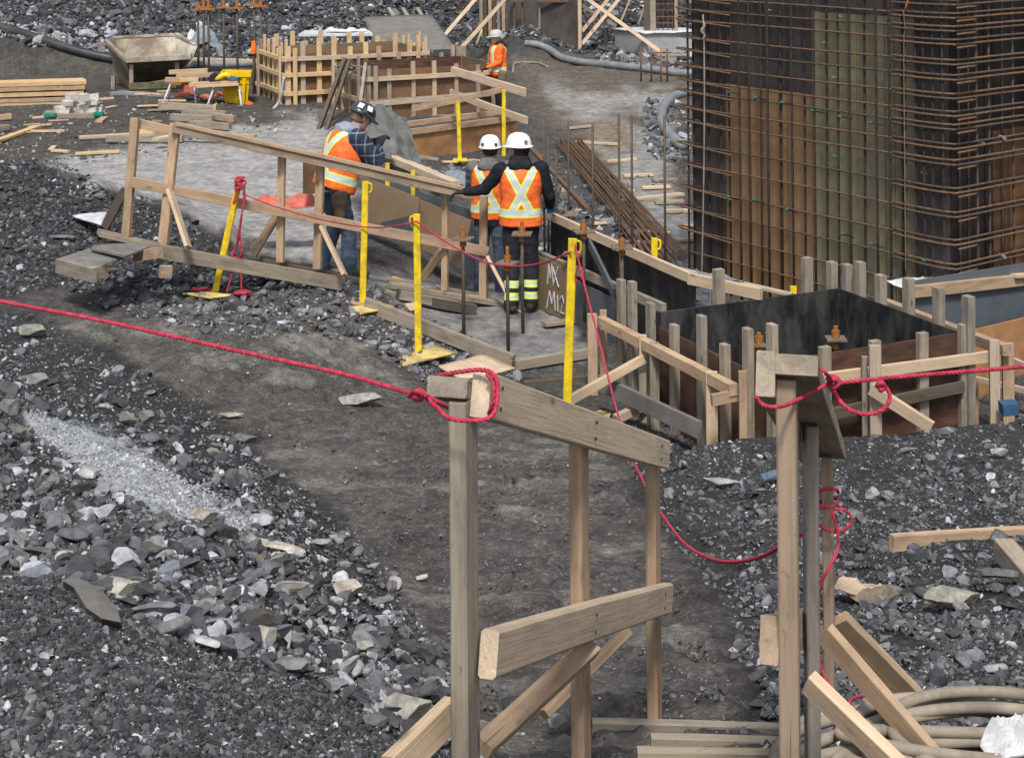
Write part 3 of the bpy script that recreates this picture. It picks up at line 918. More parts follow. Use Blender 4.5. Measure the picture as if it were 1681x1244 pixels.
# nail heads where rails meet posts
M['nail'] = plain('rusty_nail_head', (.035, .028, .024), .6)
for rl, A_, B_, ts in ((lr, N1, F1, (.04, .47, .93)), (lr, m0, m1, (.44, .93))):
    d_ = (B_ - A_).normalized(); n_ = Vector((-perp.x, -perp.y, 0))
    for t in ts:
        for k in (-1, 1):
            c = A_ + (B_ - A_) * t + UPV * (.022 * k) + d_ * (.008 * k) + n_ * .0205
            mesh_obj('nail_head', *cyl_geo(c - n_ * .004, c + n_ * .0012, .0042, None, 8), M['nail'], rl, origin=c)
# steps cut with timber sleepers
for (x0, y0, x1, y1, lab) in ((972, 1194, 1290, 1203, 'upper pale timber edging across the foot of the path'), (1068, 1220, 1290, 1226, 'middle timber edging across the foot of the path'), (1046, 1243, 1290, 1247, 'lowest timber edging across the foot of the path')):
    a, b = G(x0, y0), G(x1, y1)
    Ym = (a.y + b.y) / 2
    board('step_edging', lab, 'timber', P(x0, y0 + 2, Ym) , P(x1, y1 + 2, Ym), .038, .06, WG)

# loose timber on the right
a = G(1462, 905); b = G(1640, 900)
p0, p1 = P(1463, 892, a.y), P(1720, 876, a.y + .25)
board('timber_plank', 'brown plank lying on the gravel at the right edge', 'plank', p0, p1, .045, .085, W)
a = G(1660, 930)
board('timber_block', 'short weathered timber block lying against the plank at the right edge', 'timber', P(1648, 900, a.y - .05), P(1720, 985, a.y - .75), .09, .09, WG)

# crumpled sheet, hose coil, sack
def crumple(name, label, cat, x, y, w, h, mat, seed, d=None, mats=None, n=30, depth=.6, amp=.3, parent=None):
    """crumpled cloth or paper: a folded sheet with sharp creases, resting on the ground"""
    p = G(x, y) if d is None else P(x, y, d)
    s = F_PX / p.y
    W_, H_ = w / s / 2, h / s
    g = np.linspace(-1, 1, n)
    A, B = np.meshgrid(g, g)
    rg = np.random.default_rng(seed)
    Z = np.zeros_like(A)
    for _ in range(9):
        t = rg.uniform(0, np.pi); o = rg.uniform(-.7, .7)
        Z += np.abs(A * np.cos(t) + B * np.sin(t) - o) * rg.uniform(-.35, .35)
    Z = Z - Z.min(); Z = Z / max(Z.max(), 1e-6)
    edge = 1 - np.maximum(np.abs(A), np.abs(B)) ** 3
    rr_ = 1 + .25 * fbm(A * 1.5 + seed, B * 1.5, 3, seed)
    Z = np.clip(Z + .5 * fbm(A * 3 + seed, B * 3, 4, seed + 1), 0, 1.3)
    Zt = H_ * (.15 + .85 * Z * np.clip(edge + amp, 0, 1))
    r_ = np.sqrt(A ** 2 + B ** 2) ; sq = np.maximum(np.abs(A), np.abs(B)) / np.maximum(r_, 1e-6)
    X = W_ * A * sq * rr_; Y = W_ * depth * B * sq * rr_
    top = np.stack([X, Y, Zt], -1).reshape(-1, 3); bot = top * np.array([.97, .97, 1]) - np.array([0, 0, .006])
    F = []
    for j in range(n - 1):
        for i in range(n - 1):
            k = j * n + i; F.append((k, k + 1, k + 1 + n, k + n)); F.append((n*n + k + n, n*n + k + 1 + n, n*n + k + 1, n*n + k))
    bd = [i for i in range(n)] + [j * n + n - 1 for j in range(1, n)] + [n*n - 1 - i for i in range(1, n)] + [j * n for j in range(n - 2, 0, -1)]
    for i in range(len(bd)):
        q, q2 = bd[i], bd[(i + 1) % len(bd)]; F.append((q2, q, n*n + q, n*n + q2))
    o = mesh_obj(name, np.vstack([top, bot]).tolist(), F, mat, parent, mw=Matrix.Translation(p))
    if parent is None: tag(o, label, cat)
    return o
crumple('paper_sack', 'crumpled tan paper sack on the gravel right of the railing', 'sack', 1418, 985, 100, 62, M['paper'], 4, depth=.5)
crumple('cloth_rag', 'flattened grey cloth lying beside the crumpled tan sack', 'rag', 1440, 985, 90, 30, M['plate'], 8)

hc = G(1560, 1262)
coil = []
loops = 11
for k in range(loops * 40 + 1):
    t = k / 40; a = 2 * math.pi * t
    rx = .44 + .13 * math.sin(t * 2.3) + .06 * math.sin(t * 5.1); ry = .165 + .06 * math.cos(t * 1.7) + .03 * math.sin(t * 3.9)
    X = hc.x + .10 + rx * math.cos(a + .25 * math.sin(t * 1.9)) + .08 * math.sin(t * 1.3); Y = hc.y + ry * math.sin(a) - .05 + .06 * math.sin(t * 2.7)
    coil.append(Vector((X, Y, hc.z + .02 + .007 * t + .03 * math.sin(t * 1.3 + a * .5) ** 2 + (Y - hc.y) * .02)))
tag(tube(None, 'hose', coil, .0165, M['hose'], seg=10, step=.04), 'muddy brown hose lying coiled at the bottom right corner', 'hose')
crumple('plastic_sack', 'torn white plastic sack on the coiled hose, bottom right corner', 'sack', 1662, 1244, 105, 85, M['plasticwhite'], 12, d=hc.y - .1)

# ---------------------------------------------------------------- ropes
RD = M['red']
k0 = P(702, 652, 3.16)
rp1 = thing('rope', 'thick pinkish red rope from the left edge knotted round the left railing', 'rope', k0)
rope('strand', [P(-800, 330, 5.2), P(-120, 468, 4.0), P(0, 494, 3.85), P(170, 527, 3.7), P(400, 578, 3.5), P(560, 613, 3.34), P(660, 641, 3.2), P(702, 651, 3.14)], .0050, RD, rp1)
rope('loop', [P(700, 652, 3.13), P(716, 668, 3.12), P(738, 686, 3.11), P(770, 690, 3.10), P(800, 687, 3.10), P(813, 674, 3.12), P(817, 650, 3.15), P(816, 625, 3.16), P(806, 611, 3.18), P(785, 607, 3.2), P(750, 611, 3.22), P(716, 616, 3.26)], .0050, RD, rp1)
rope('loop', [P(700, 648, 3.14), P(722, 662, 3.15), P(745, 672, 3.22), P(772, 682, 3.25), P(798, 681, 3.2), P(808, 668, 3.16), P(811, 648, 3.16), P(810, 628, 3.17), P(799, 614, 3.18)], .0050, RD, rp1)
tube(rp1, 'knot', [P(672, 650, 3.14), P(680, 642, 3.12), P(694, 646, 3.11), P(690, 656, 3.13), P(678, 652, 3.15), P(688, 640, 3.14), P(700, 650, 3.11)], .0050, RD, step=.004)
k1 = P(1372, 629, 3.3)
rp2 = thing('rope', 'thick red rope from the right edge knotted at the right railing, loop hanging', 'rope', k1)
rope('strand', [P(1372, 629, 3.3), P(1440, 622, 3.32), P(1560, 612, 3.4), P(1690, 601, 3.5), P(1900, 580, 3.75), P(2500, 520, 4.6)], .0050, RD, rp2)
rope('loop', [P(1362, 624, 3.28), P(1370, 645, 3.28), P(1384, 664, 3.27), P(1405, 677, 3.26), P(1430, 679, 3.26), P(1452, 670, 3.26), P(1461, 652, 3.27), P(1455, 637, 3.27), P(1445, 631, 3.28)], .0050, RD, rp2)
rope('loop', [P(1240, 650, 3.16), P(1252, 664, 3.16), P(1275, 668, 3.14), P(1300, 661, 3.2), P(1325, 648, 3.24), P(1352, 634, 3.27), P(1366, 626, 3.27), P(1355, 612, 3.2), P(1346, 604, 3.2)], .0045, RD, rp2)
tube(rp2, 'knot', [P(1358, 622, 3.27), P(1368, 618, 3.25), P(1378, 626, 3.25), P(1370, 636, 3.25), P(1360, 630, 3.27), P(1368, 622, 3.24), P(1376, 632, 3.26)], .0050, RD, step=.004)
tube(rp2, 'knot', [P(1440, 634, 3.27), P(1446, 628, 3.26), P(1452, 636, 3.27), P(1445, 640, 3.26)], .006, RD, step=.004)
# ---------------------------------------------------------------- footing form (right of centre)
ZT = .8
cL, cB, cR = Q(1085, 512, ZT), Q(1378, 473, ZT), Q(1575, 545, ZT)
cF = cL + cR - cB
eU, eV = (cR - cF).normalized(), (cL - cF).normalized()      # to the right-back, to the left-back
UP = Vector((0, 0, 1))
ff = thing('footing_form', 'square timber footing form with black lined panels and uneven upright studs', 'formwork', ((cL.x + cR.x) / 2, (cL.y + cR.y) / 2, -.1))
def panel(par, name, a, b, zb, zt, th, mat, outward=None):
    a, b = Vector(a), Vector(b)
    h = zt - zb
    aa, bb = Vector((a.x, a.y, (zb + zt) / 2)), Vector((b.x, b.y, (zb + zt) / 2))
    return beam(par, name, aa, bb, th, h, mat, up=UP, ch=.001)
panel(ff, 'form_panel', cL, cB, -.15, ZT, .018, M['plyblack'])
panel(ff, 'form_panel', cB, cR, -.15, ZT - .003, .018, M['plyblack'])
panel(ff, 'form_panel', cF, cR, -.15, ZT - .002, .012, M['plyblack'])
o1 = -eV * .0125
panel(ff, 'facing_panel', cF + o1, cR + o1, -.15, ZT - .004, .012, M['plyred'])
panel(ff, 'form_panel', cF, cL, -.15, ZT - .12, .012, M['plyblack'])
o2 = -eU * .0125
panel(ff, 'facing_panel', cF + o2, cL + o2, -.15, ZT - .124, .012, M['plyred'])
def stud(par, A, B, x, ytop, w, h, mat, zb=-.15, offv=Vector(), up=None, name='stud'):
    """upright stud on the line A-B (level) where the photo shows it at pixel column x, top at row ytop"""
    p = on_line_any(A + offv, B + offv, x)
    r, d = ray(x, ytop)
    t = Vector((p.x, p.y, CZ - d * p.y))
    return beam(par, name, Vector((p.x, p.y, zb)), t, w, h, mat, up=up if up is not None else (B - A).normalized(), ch=.004)
def on_line_any(A, B, x):
    f = lambda t: px(A + (B - A) * t)[0] - x
    lo, hi = -1.0, 2.0
    s = f(lo) < 0
    for _ in range(50):
        m = (lo + hi) / 2
        if (f(m) < 0) == s: lo = m
        else: hi = m
    return A + (B - A) * lo
oFL, oFR, oBR, oBL = -eU * .045, -eV * .045, eU * .04, eV * .04
# left-front side studs
for x, y, m in ((1020, 459, WG), (1038, 462, WG), (1068, 497, WG), (1107, 533, WG), (1152, 518, WG), (1190, 565, WG), (1228, 539, WG), (1268, 532, WG)):
    stud(ff, cF, cL, x, y, .055, .088, m, offv=oFL)
for x, y in ((1354, 569), (1436, 559), (1514, 546), (1582, 532)):
    stud(ff, cF, cR, x, y, .055, .088, WG, offv=oFR)
for x, y in ((1366, 430), (1390, 434), (1412, 430), (1446, 451), (1492, 457), (1541, 472), (1590, 486)):
    stud(ff, cB, cR, x, y, .07, .088, WG, offv=oBR)
for x, y in ((1180, 442), (1325, 423)):
    stud(ff, cL, cB, x, y, .07, .088, WG, offv=oBL)
# walers
wa = on_line_any(cF + oFL * 2.5, cL + oFL * 2.5, 985); wb = on_line_any(cF + oFL * 2.5, cL + oFL * 2.5, 1222)
wa = P(985, 527, wa.y); wb = P(1205, 640, wb.y)
beam(ff, 'waler', wa, wb, .075, .089, W, label='heavy twin waler along the left front side')
wc = P(1168, 657, wb.y - .03); wd = P(1262, 638, wb.y + .12)
beam(ff, 'waler', wc, wd, .04, .085, W)
we = on_line_any(cF + oFR * 2.4, cR + oFR * 2.4, 1345); wf = on_line_any(cF + oFR * 2.4, cR + oFR * 2.4, 1622)
beam(ff, 'waler', P(1300, 628, we.y - .1), P(1622, 585, wf.y), .04, .085, WL if False else WP)
wg, wh = P(1450, 497, 14.3), P(1653, 575, 12.5)
beam(ff, 'waler', wg, wh, .075, .085, W)
for (x, yt, yb, w, m, y_, ) in ((972, 515, 680, .085, W, wa.y - .05), (990, 509, 690, .06, W, wa.y + .12), (1074, 562, 700, .075, WG, None), (1055, 612, 672, .06, WG, None), (1168, 610, 740, .09, WP, None), (1219, 609, 740, .06, W, None)):
    Yp = y_ if y_ else on_line_any(cF + oFL * 3.2, cL + oFL * 3.2, x).y - (.05 if x > 1100 else 0)
    t = P(x, yt, Yp)
    beam(ff, 'stake', Vector((t.x, t.y, min(t.z - .5, gz(t.x, t.y) - .1))), t, w, .04, m, up=(0, 1, 0))
for (x, yt, w, m, Yp) in ((1419, 585, .045, WG, we.y + .1), (1436, 567, .085, WP, we.y - .02), (1632, 558, .08, WP, wf.y - .05), (1654, 563, .09, W, wf.y + .1), (1600, 620, .05, W, wf.y + .25)):
    t = P(x, yt, Yp)
    beam(ff, 'stake', Vector((t.x, t.y, -.1)), t, w, .04, m, up=(0, 1, 0))
kY = on_line_any(cF + oFL * 3.2, cL + oFL * 3.2, 1055).y
beam(ff, 'brace', P(930, 660, kY - .1), P(1058, 588, kY - .03), .06, .07, WP)
beam(ff, 'brace', P(1055, 550, kY - .02), P(1055, 586, kY - .02), .06, .05, WP, up=(0, 1, 0))
beam(ff, 'brace', P(1010, 688, kY - .2), P(1060, 664, kY - .03), .06, .07, WP)
beam(ff, 'brace', P(1430, 638, we.y - .08), P(1530, 702, we.y - .35), .04, .089, WP)
board('form_board', 'dark board lying on edge in the trench left of the footing form', 'board', P(985, 628, kY + .2), P(1150, 706, kY - .9), .04, .14, M['plygrey'])
board('timber_block', 'blue painted block end at the right foot of the footing form', 'block', P(1643, 670, wf.y - .2), P(1668, 668, wf.y - .2), .12, .09, M['blue'])
pb = G(1560, 655)
board('form_board', 'bottom board along the foot of the right front side of the footing form', 'board', Vector((cF.x + eU.x * .2, cF.y - .1, .38)), Vector((cR.x, cR.y - .1, .4)), .03, .09, M['wooddark'])

# anchor rods with plate washers
def anchor(x, ytop, yplate, ybot, Y, label, group='anchor rods with square plate washers', w=.19):
    pt_ = P(x, yplate, Y); top = P(x, ytop, Y); bot = P(x, ybot, Y)
    bot = Vector((pt_.x, pt_.y, bot.z))
    t = thing('anchor_rod', label, 'anchor rod', (pt_.x, pt_.y, bot.z), group)
    tube(t, 'rod', [bot - Vector((0, 0, .05)), Vector((pt_.x, pt_.y, pt_.z))], .017, M['steel'], seg=8, raw=True)
    v, f = box_geo(pt_ + Vector((-w / 2, 0, 0)), pt_ + Vector((w / 2, 0, 0)), w * .9, .018)
    c = Matrix.Rotation(R.uniform(-.4, .4), 4, 'Z')
    v = [pt_ + c @ (p - pt_) for p in v]
    mesh_obj('plate', v, f, M['plate'], t, origin=pt_)
    hex_ = cyl_geo(pt_ + Vector((0, 0, .011)), pt_ + Vector((0, 0, .07)), .034, seg=6)
    stub = cyl_geo(pt_ + Vector((0, 0, .068)), Vector((pt_.x, pt_.y, top.z)), .018, seg=10)
    v, f = join_geo([hex_, stub]); mesh_obj('nut', v, f, M['steelor'], t, origin=pt_)
    hex2 = cyl_geo(pt_ - Vector((0, 0, .075)), pt_ - Vector((0, 0, .01)), .033, seg=6)
    mesh_obj('nut', hex2[0], hex2[1], M['steelor'], t, origin=pt_)
    return t
anchor(760, 372, 392, 556, 15.4, 'anchor rod with plate standing left of the two white helmeted workers legs')
anchor(833, 405, 432, 572, 15.0, 'front anchor rod with plate in the group before the worker in navy trousers')
anchor(857, 364, 384, 549, 15.6, 'tall anchor rod with plate right in front of the worker in navy trousers')
anchor(958, 362, 380, 520, 15.3, 'anchor rod with plate just right of the tall near yellow post')
anchor(1021, 390, 406, 560, 14.6, 'anchor rod with plate left of the dark trench form')
anchor(940, 410, 417, 540, 16.0, 'anchor rod mostly hidden behind the tall near yellow post')
anchor(1372, 535, 556, 640, 13.0, 'short anchor with orange nut inside the black lined footing form', w=.16)
anchor(1246, 546, 566, 640, 12.4, 'short anchor with orange nut in the left corner of the footing form', w=.10)

# ---------------------------------------------------------------- yellow guard posts
def ypost(x, ytop, x2, ybot, label, base=None, Y=None, w=.063, hook=1, loop=True, grp='yellow steel guard posts'):
    b = G(x2, ybot) if Y is None else P(x2, ybot, Y)
    t = P(x, ytop, b.y)
    o = thing('guard_post', label, 'guard post', b, grp)
    beam(o, 'tube', b - Vector((0, 0, .03)), t, w, w * .75, M['yellow'], up=(0, 1, 0), ch=.006)
    d = (t - b).normalized()
    if loop:
        hk = t - d * .01
        pts = [hk - UP * .012, hk + Vector((hook * w * .75, -.01, -.008)), hk + Vector((hook * w * .95, -.01, -.03)), hk + Vector((hook * w * .9, -.01, -.085)), hk + Vector((hook * w * .55, -.01, -.10))]
        tube(o, 'hook', pts, .010, M['yellow'], seg=6, step=.01)
    if base == 'plate':
        v, f = box_geo(b + Vector((-.11, 0, .015)), b + Vector((.11, 0, .015)), .2, .02); mesh_obj('foot_plate', v, f, M['yellow'], o, origin=b)
    return b, t
B1, T1 = ypost(393, 296, 352, 482, 'leaning yellow guard post hung with pinkish red rope, leftmost', hook=1, loop=False)
B2, T2 = ypost(600, 298, 595, 502, 'upright yellow guard post left of centre behind the timber railing brace', hook=1)
B3, T3 = ypost(684, 352, 687, 580, 'yellow guard post standing on a yellow plywood base', hook=-1)
B4, T4 = ypost(940, 392, 930, 690, 'tallest and nearest yellow guard post with pink rope at its top', hook=1, Y=12.3, w=.066)
ypost(1074, 391, 1074, 488, 'yellow guard post behind the long trench board, right of centre', Y=15.6, loop=True)
ypost(944, 374, 948, 505, 'yellow guard post half hidden behind the nearest yellow post', Y=16.6, loop=False, w=.055)
ypost(752, 166, 755, 264, 'yellow guard post before the orange plywood form, with foot plate', base='plate', Y=25.4, loop=False)
ypost(827, 147, 827, 262, 'yellow guard post right of the orange plywood form, above the white helmets', base='plate', Y=26.6, loop=False)
ypost(636, 268, 636, 330, 'short yellow guard post under the draped grey tarpaulin, left one', Y=18.6, loop=False, w=.05)
ypost(678, 280, 678, 335, 'short yellow guard post under the draped grey tarpaulin, right one', Y=18.3, loop=False, w=.05)
ypost(1522, 482, 1524, 520, 'yellow guard post foot behind the studs of the footing form', Y=14.2, loop=False, w=.08)
ypost(1302, 470, 1302, 500, 'yellow guard post stub behind the black back panel of the footing form', Y=14.6, loop=False, w=.06)
# plywood scraps
def scrap(name, label, quad, mat, t=.02, up=.03, cat='plywood', lift=None):
    pts = [G(x, y) for x, y in quad]
    z = max(p.z for p in pts) if lift is None else lift
    c = sum(pts, Vector()) / 4
    return tag(slab(None, name, [Q(x, y, c.z + up) for x, y in quad], t, mat, 8, 8, .01, nrm=(0, 0, 1), seed=R.random() * 9), label, cat)
M['plyyel'] = plain('yellow_plywood', (.62, .48, .17), .7, var=.15, scale=9, dirt=(.16, .14, .10), dirt_amt=.7)
scrap('plywood_scrap', 'yellow plywood base board on the gravel under the middle yellow post', [(641, 577), (662, 599), (748, 578), (706, 563)], M['plyyel'])
scrap('plywood_scrap', 'pale muddy plywood piece under the left of centre yellow post', [(543, 508), (580, 517), (646, 502), (606, 492)], M['plyyel'])
scrap('plywood_scrap', 'thin yellow plywood strip under the leaning yellow post', [(305, 481), (345, 488), (380, 483), (340, 478)], M['plyyel'])
scrap('plywood_sheet', 'clean pinkish plywood square behind the knotted end of the left railing', [(719, 600), (757, 622), (846, 604), (794, 580)], M['plypale'], up=.14)
scrap('plywood_scrap', 'small pale scrap beside the near yellow post foot', [(975, 676), (1000, 683), (1003, 678), (985, 672)], M['plyyel'])
scrap('offcut', 'small white offcut on the gravel behind the yellow plywood base', [(664, 498), (672, 508), (684, 506), (680, 496)], M['woodpale'], cat='offcut')
scrap('plastic_sheet', 'white scrap sheet on the dark gravel heap at the left', [(119, 354), (166, 368), (176, 347), (140, 350)], M['plasticwhite'], up=.05, cat='sheet')

# boards around the anchor slab
def gb(name, label, x0, y0, x1, y1, w, h, mat, lift=.05, cat='plank', **k):
    a, b = G(x0, y0), G(x1, y1)
    return board(name, label, cat, a + UP * lift, b + UP * lift, w, h, mat, **k)
gb('timber_plank', 'thick dirty plank on edge running from the left yellow post to the pinkish plywood', 600, 512, 843, 608, .05, .13, WG, lift=.08)
gb('timber_plank', 'dark plank on the ground between pinkish plywood and near yellow post', 846, 610, 968, 590, .05, .09, WG, lift=.06)
gb('timber_plank', 'lower wet plank beneath the plank left of the near yellow post', 860, 632, 960, 622, .05, .06, WD, lift=.0)
gb('timber_plank', 'short plank lying behind the anchor rods at the near yellow post', 893, 540, 935, 536, .1, .035, WG, lift=.05)
gb('timber_plank', 'old planks end under the railing left of the anchor rods', 652, 490, 780, 515, .12, .10, WD, lift=.04)

# ---------------------------------------------------------------- guard railing along the ramp
YA, YB = 15.3, 16.6
def fy(x): return YA + (YB - YA) * (x - 222) / (793 - 222)
gr = thing('guard_railing', 'long sloping timber guard railing behind the yellow posts', 'railing', P(222, 390, YA))
def fp(x, y, d=0.0): return P(x, y, fy(x) + d)
def posty(x0, y0, x1, y1, m=W, d=0.0, w=.09):
    beam(gr, 'post', fp(x1, y1, d), fp(x0, y0, d), w, .05, m, up=(.35, 1, 0), ch=.003)
posty(222, 194, 207, 388, W, .10, .085); posty(288, 203, 268, 402, W, 0, .10)
posty(463, 256, 460, 430, W, .06, .075); posty(526, 268, 521, 441, W, .06, .085)
posty(731, 316, 730, 476, W, .06, .065); posty(794, 322, 793, 490, W, .04, .08)
beam(gr, 'top_rail', fp(284, 210, -.06), fp(778, 322, -.06), .05, .09, W)
beam(gr, 'cap_board', fp(289, 203.5, -.05) , fp(780, 314, -.05), .10, .035, W)
beam(gr, 'top_rail', fp(216, 200, .16), fp(288, 216, .02), .04, .085, W)
beam(gr, 'mid_rail', fp(216, 299, 0), fp(800, 413, .0), .04, .10, W)
beam(gr, 'brace', fp(172, 374, .3), fp(206, 312, .15), .035, .085, WD)
beam(gr, 'brace', fp(278, 312, -.1), fp(309, 406, -.5), .10, .035, WP, up=(0, .5, 1))
beam(gr, 'brace', fp(416, 418, .35), fp(456, 352, .1), .035, .085, W)
beam(gr, 'brace', fp(528, 372, -.1), fp(566, 452, -.5), .085, .035, WP, up=(0, .5, 1))
beam(gr, 'brace', fp(694, 456, .3), fp(726, 412, .1), .035, .085, W)
beam(gr, 'brace', fp(800, 422, -.1), fp(838, 494, -.4), .085, .035, WP, up=(0, .5, 1))
def rb(lab, x0, y0, x1, y1, w, h, m, d=0.0, up=(0, 0, 1)):
    board('timber_plank', lab, 'plank', fp(x0, y0, d), fp(x1, y1, d), w, h, m, up=up)
rb('long grey plank under the far left railing posts', 162, 382, 470, 452, .22, .045, WG, .08)
rb('long thick plank on edge carrying the left part of the sloping railing', 236, 408, 562, 466, .05, .13, WG, -.25)
rb('dark plank behind the thick edge plank of the railing ramp', 430, 426, 600, 462, .18, .05, WD, .3)
rb('plank under the right railing posts near the anchor rods', 640, 468, 832, 500, .12, .05, WG, .02)
rb('plank on edge at the right end of the railing near the navy trousers', 657, 484, 778, 507, .05, .09, WG, -.3)
tag(slab(None, 'plywood_sheet', [P(148, 407, 15.0), P(206, 420, 14.6), P(262, 398, 15.3), P(203, 388, 15.6)], .02, M['plygrey'], nrm=(0, 0, 1)), 'upper weathered plywood sheet of the low platform at the left', 'plywood')
tag(slab(None, 'plywood_sheet', [P(94, 425, 14.9), P(150, 442, 14.5), P(207, 420, 14.8), P(148, 407, 15.15)], .02, M['plygrey'], nrm=(0, 0, 1)), 'lower weathered plywood sheet of the low platform at the left', 'plywood')
board('timber_block', 'grey beam carrying the front edge of the low plywood platform', 'timber', P(95, 436, 14.9), P(155, 452, 14.45), .05, .13, WG)
board('timber_block', 'tan sawn block end under the front of the low plywood platform', 'timber', P(151, 449, 14.5), P(171, 446, 14.7), .08, .12, W)
board('timber_block', 'tan block end under the long thick plank near the low platform', 'timber', P(225, 420, 15.1), P(260, 415, 14.9), .1, .10, W)
board('timber_block', 'small tan block on the gravel below the long thick plank', 'timber', P(262, 446, 14.85), P(281, 446, 14.9), .07, .11, W)
crumple('tarpaulin', 'faded red tarpaulin bundled behind the railing on the pale slab', 'tarpaulin', 468, 343, 110, 34, M['tarpred'], 21, depth=.5, d=17.4)

# ---------------------------------------------------------------- trench (grade beam) form
tf = thing('trench_form', 'long dark sided trench form with a pale top board, running behind the workers', 'formwork', Q(950, 500, 0))
A0, A1 = P(898, 352, 16.9), P(1133, 456, 14.05)
beam(tf, 'top_board', A0, A1, .04, .09, WP, label='pale top board')
A2 = P(1262, 485, 13.9)
beam(tf, 'top_board', P(1131, 457, 14.05), P(1250, 483, 13.6), .05, .10, WP)
panel(tf, 'form_panel', A0 + Vector((.045, .02, 0)), A1 + Vector((.045, .02, 0)), -.05, A0.z - .03, .016, M['plyblack'])
C0, C1 = P(882, 415, 16.9), P(1095, 505, 14.35)
beam(tf, 'waler', C0 + Vector((-.03, -.02, 0)), C1 + Vector((-.03, -.02, 0)), .05, .085, WG)
panel(tf, 'form_panel', P(866, 440, 16.9), P(1010, 500, 15.2), -.05, .42, .016, M['slate'])
tag(beam(tf, 'prop', P(968, 400, 15.9), P(1008, 482, 14.9), .03, .09, M['slate']), 'slanting grey sheet prop')
# brown lower sheet with sprayed marks
gA, gB_ = P(868, 520, 16.62), P(944, 520, 15.9)
sheet = slab(tf, 'marked_panel', [Vector((gA.x, gA.y, .0)), Vector((gB_.x, gB_.y, .0)), Vector((gB_.x, gB_.y, .52)), Vector((gA.x, gA.y, .56))], .015, M['plytan'], nrm=(-.3, -1, 0))
def spray(letters, A, B, z0, z1, nrm):
    """white sprayed strokes; letters as polylines in a unit box"""
    parts = []
    n = Vector(nrm).normalized()
    for poly in letters:
        for (u0, v0), (u1, v1) in zip(poly, poly[1:]):
            a = A + (B - A) * u0 + n * .012; b = A + (B - A) * u1 + n * .012
            a = Vector((a.x, a.y, z0 + (z1 - z0) * v0)); b = Vector((b.x, b.y, z0 + (z1 - z0) * v1))
            parts.append(box_geo(a, b, .009, .009, up=n.cross(b - a).normalized() if False else n))
    return join_geo(parts)
LT = [[(.40, .55), (.44, .95), (.50, .68), (.55, .97), (.60, .60)], [(.58, .92), (.78, .56)], [(.76, .95), (.60, .55)],
      [(.36, .06), (.46, .42), (.54, .18), (.62, .44), (.66, .08)], [(.74, .40), (.75, .08)], [(.82, .34), (.90, .42), (.95, .30), (.84, .08), (.97, .08)]]
_gn = (gB_ - gA).cross(UP).normalized()
if _gn.y > 0: _gn = -_gn
LT = [[(.42 + (u - .36) * .62, w) for u, w in s] for s in LT]
v, f = spray(LT, Vector((gA.x, gA.y, 0)), Vector((gB_.x, gB_.y, 0)), .02, .54, _gn)
mesh_obj('sprayed_marking', v, f, M['plasticwhite'], sheet, origin=gA)
# middle stretch with tarpaulin and tan sheets
D0, D1 = P(588, 241, 21.0), P(630, 259, 20.6)
beam(tf, 'top_board', D0, D1, .05, .11, WP)
E0, E1 = P(632, 256, 20.2), P(748, 304, 18.2)
beam(tf, 'top_board', E0, E1, .12, .09, WP)
panel(tf, 'form_panel', P(600, 300, 20.2), P(775, 340, 17.6), .0, .82, .016, M['slate'])
def quadz(name, q, mat, lab, cat, t=.015, **k):
    return tag(slab(None, name, [P(*p) for p in q], t, mat, **k), lab, cat)
quadz('hardboard_sheet', [(594, 289, 18.4), (689, 325, 17.6), (686, 352, 17.5), (598, 372, 18.3)], M['plytan'], 'tan hardboard sheet leaning behind the first railing worker, left one', 'sheet')
quadz('hardboard_sheet', [(690, 328, 17.6), (775, 362, 17.0), (757, 440, 16.9), (694, 409, 17.5)], M['plytan'], 'tan hardboard sheet leaning behind the railing, right one with dark edge', 'sheet')
board('form_board', 'dark brown board standing upright behind the back of the plaid worker', 'board', P(511, 318, 17.2), P(511, 258, 17.2), .18, .03, M['plybrown'], up=(0, 1, 0))
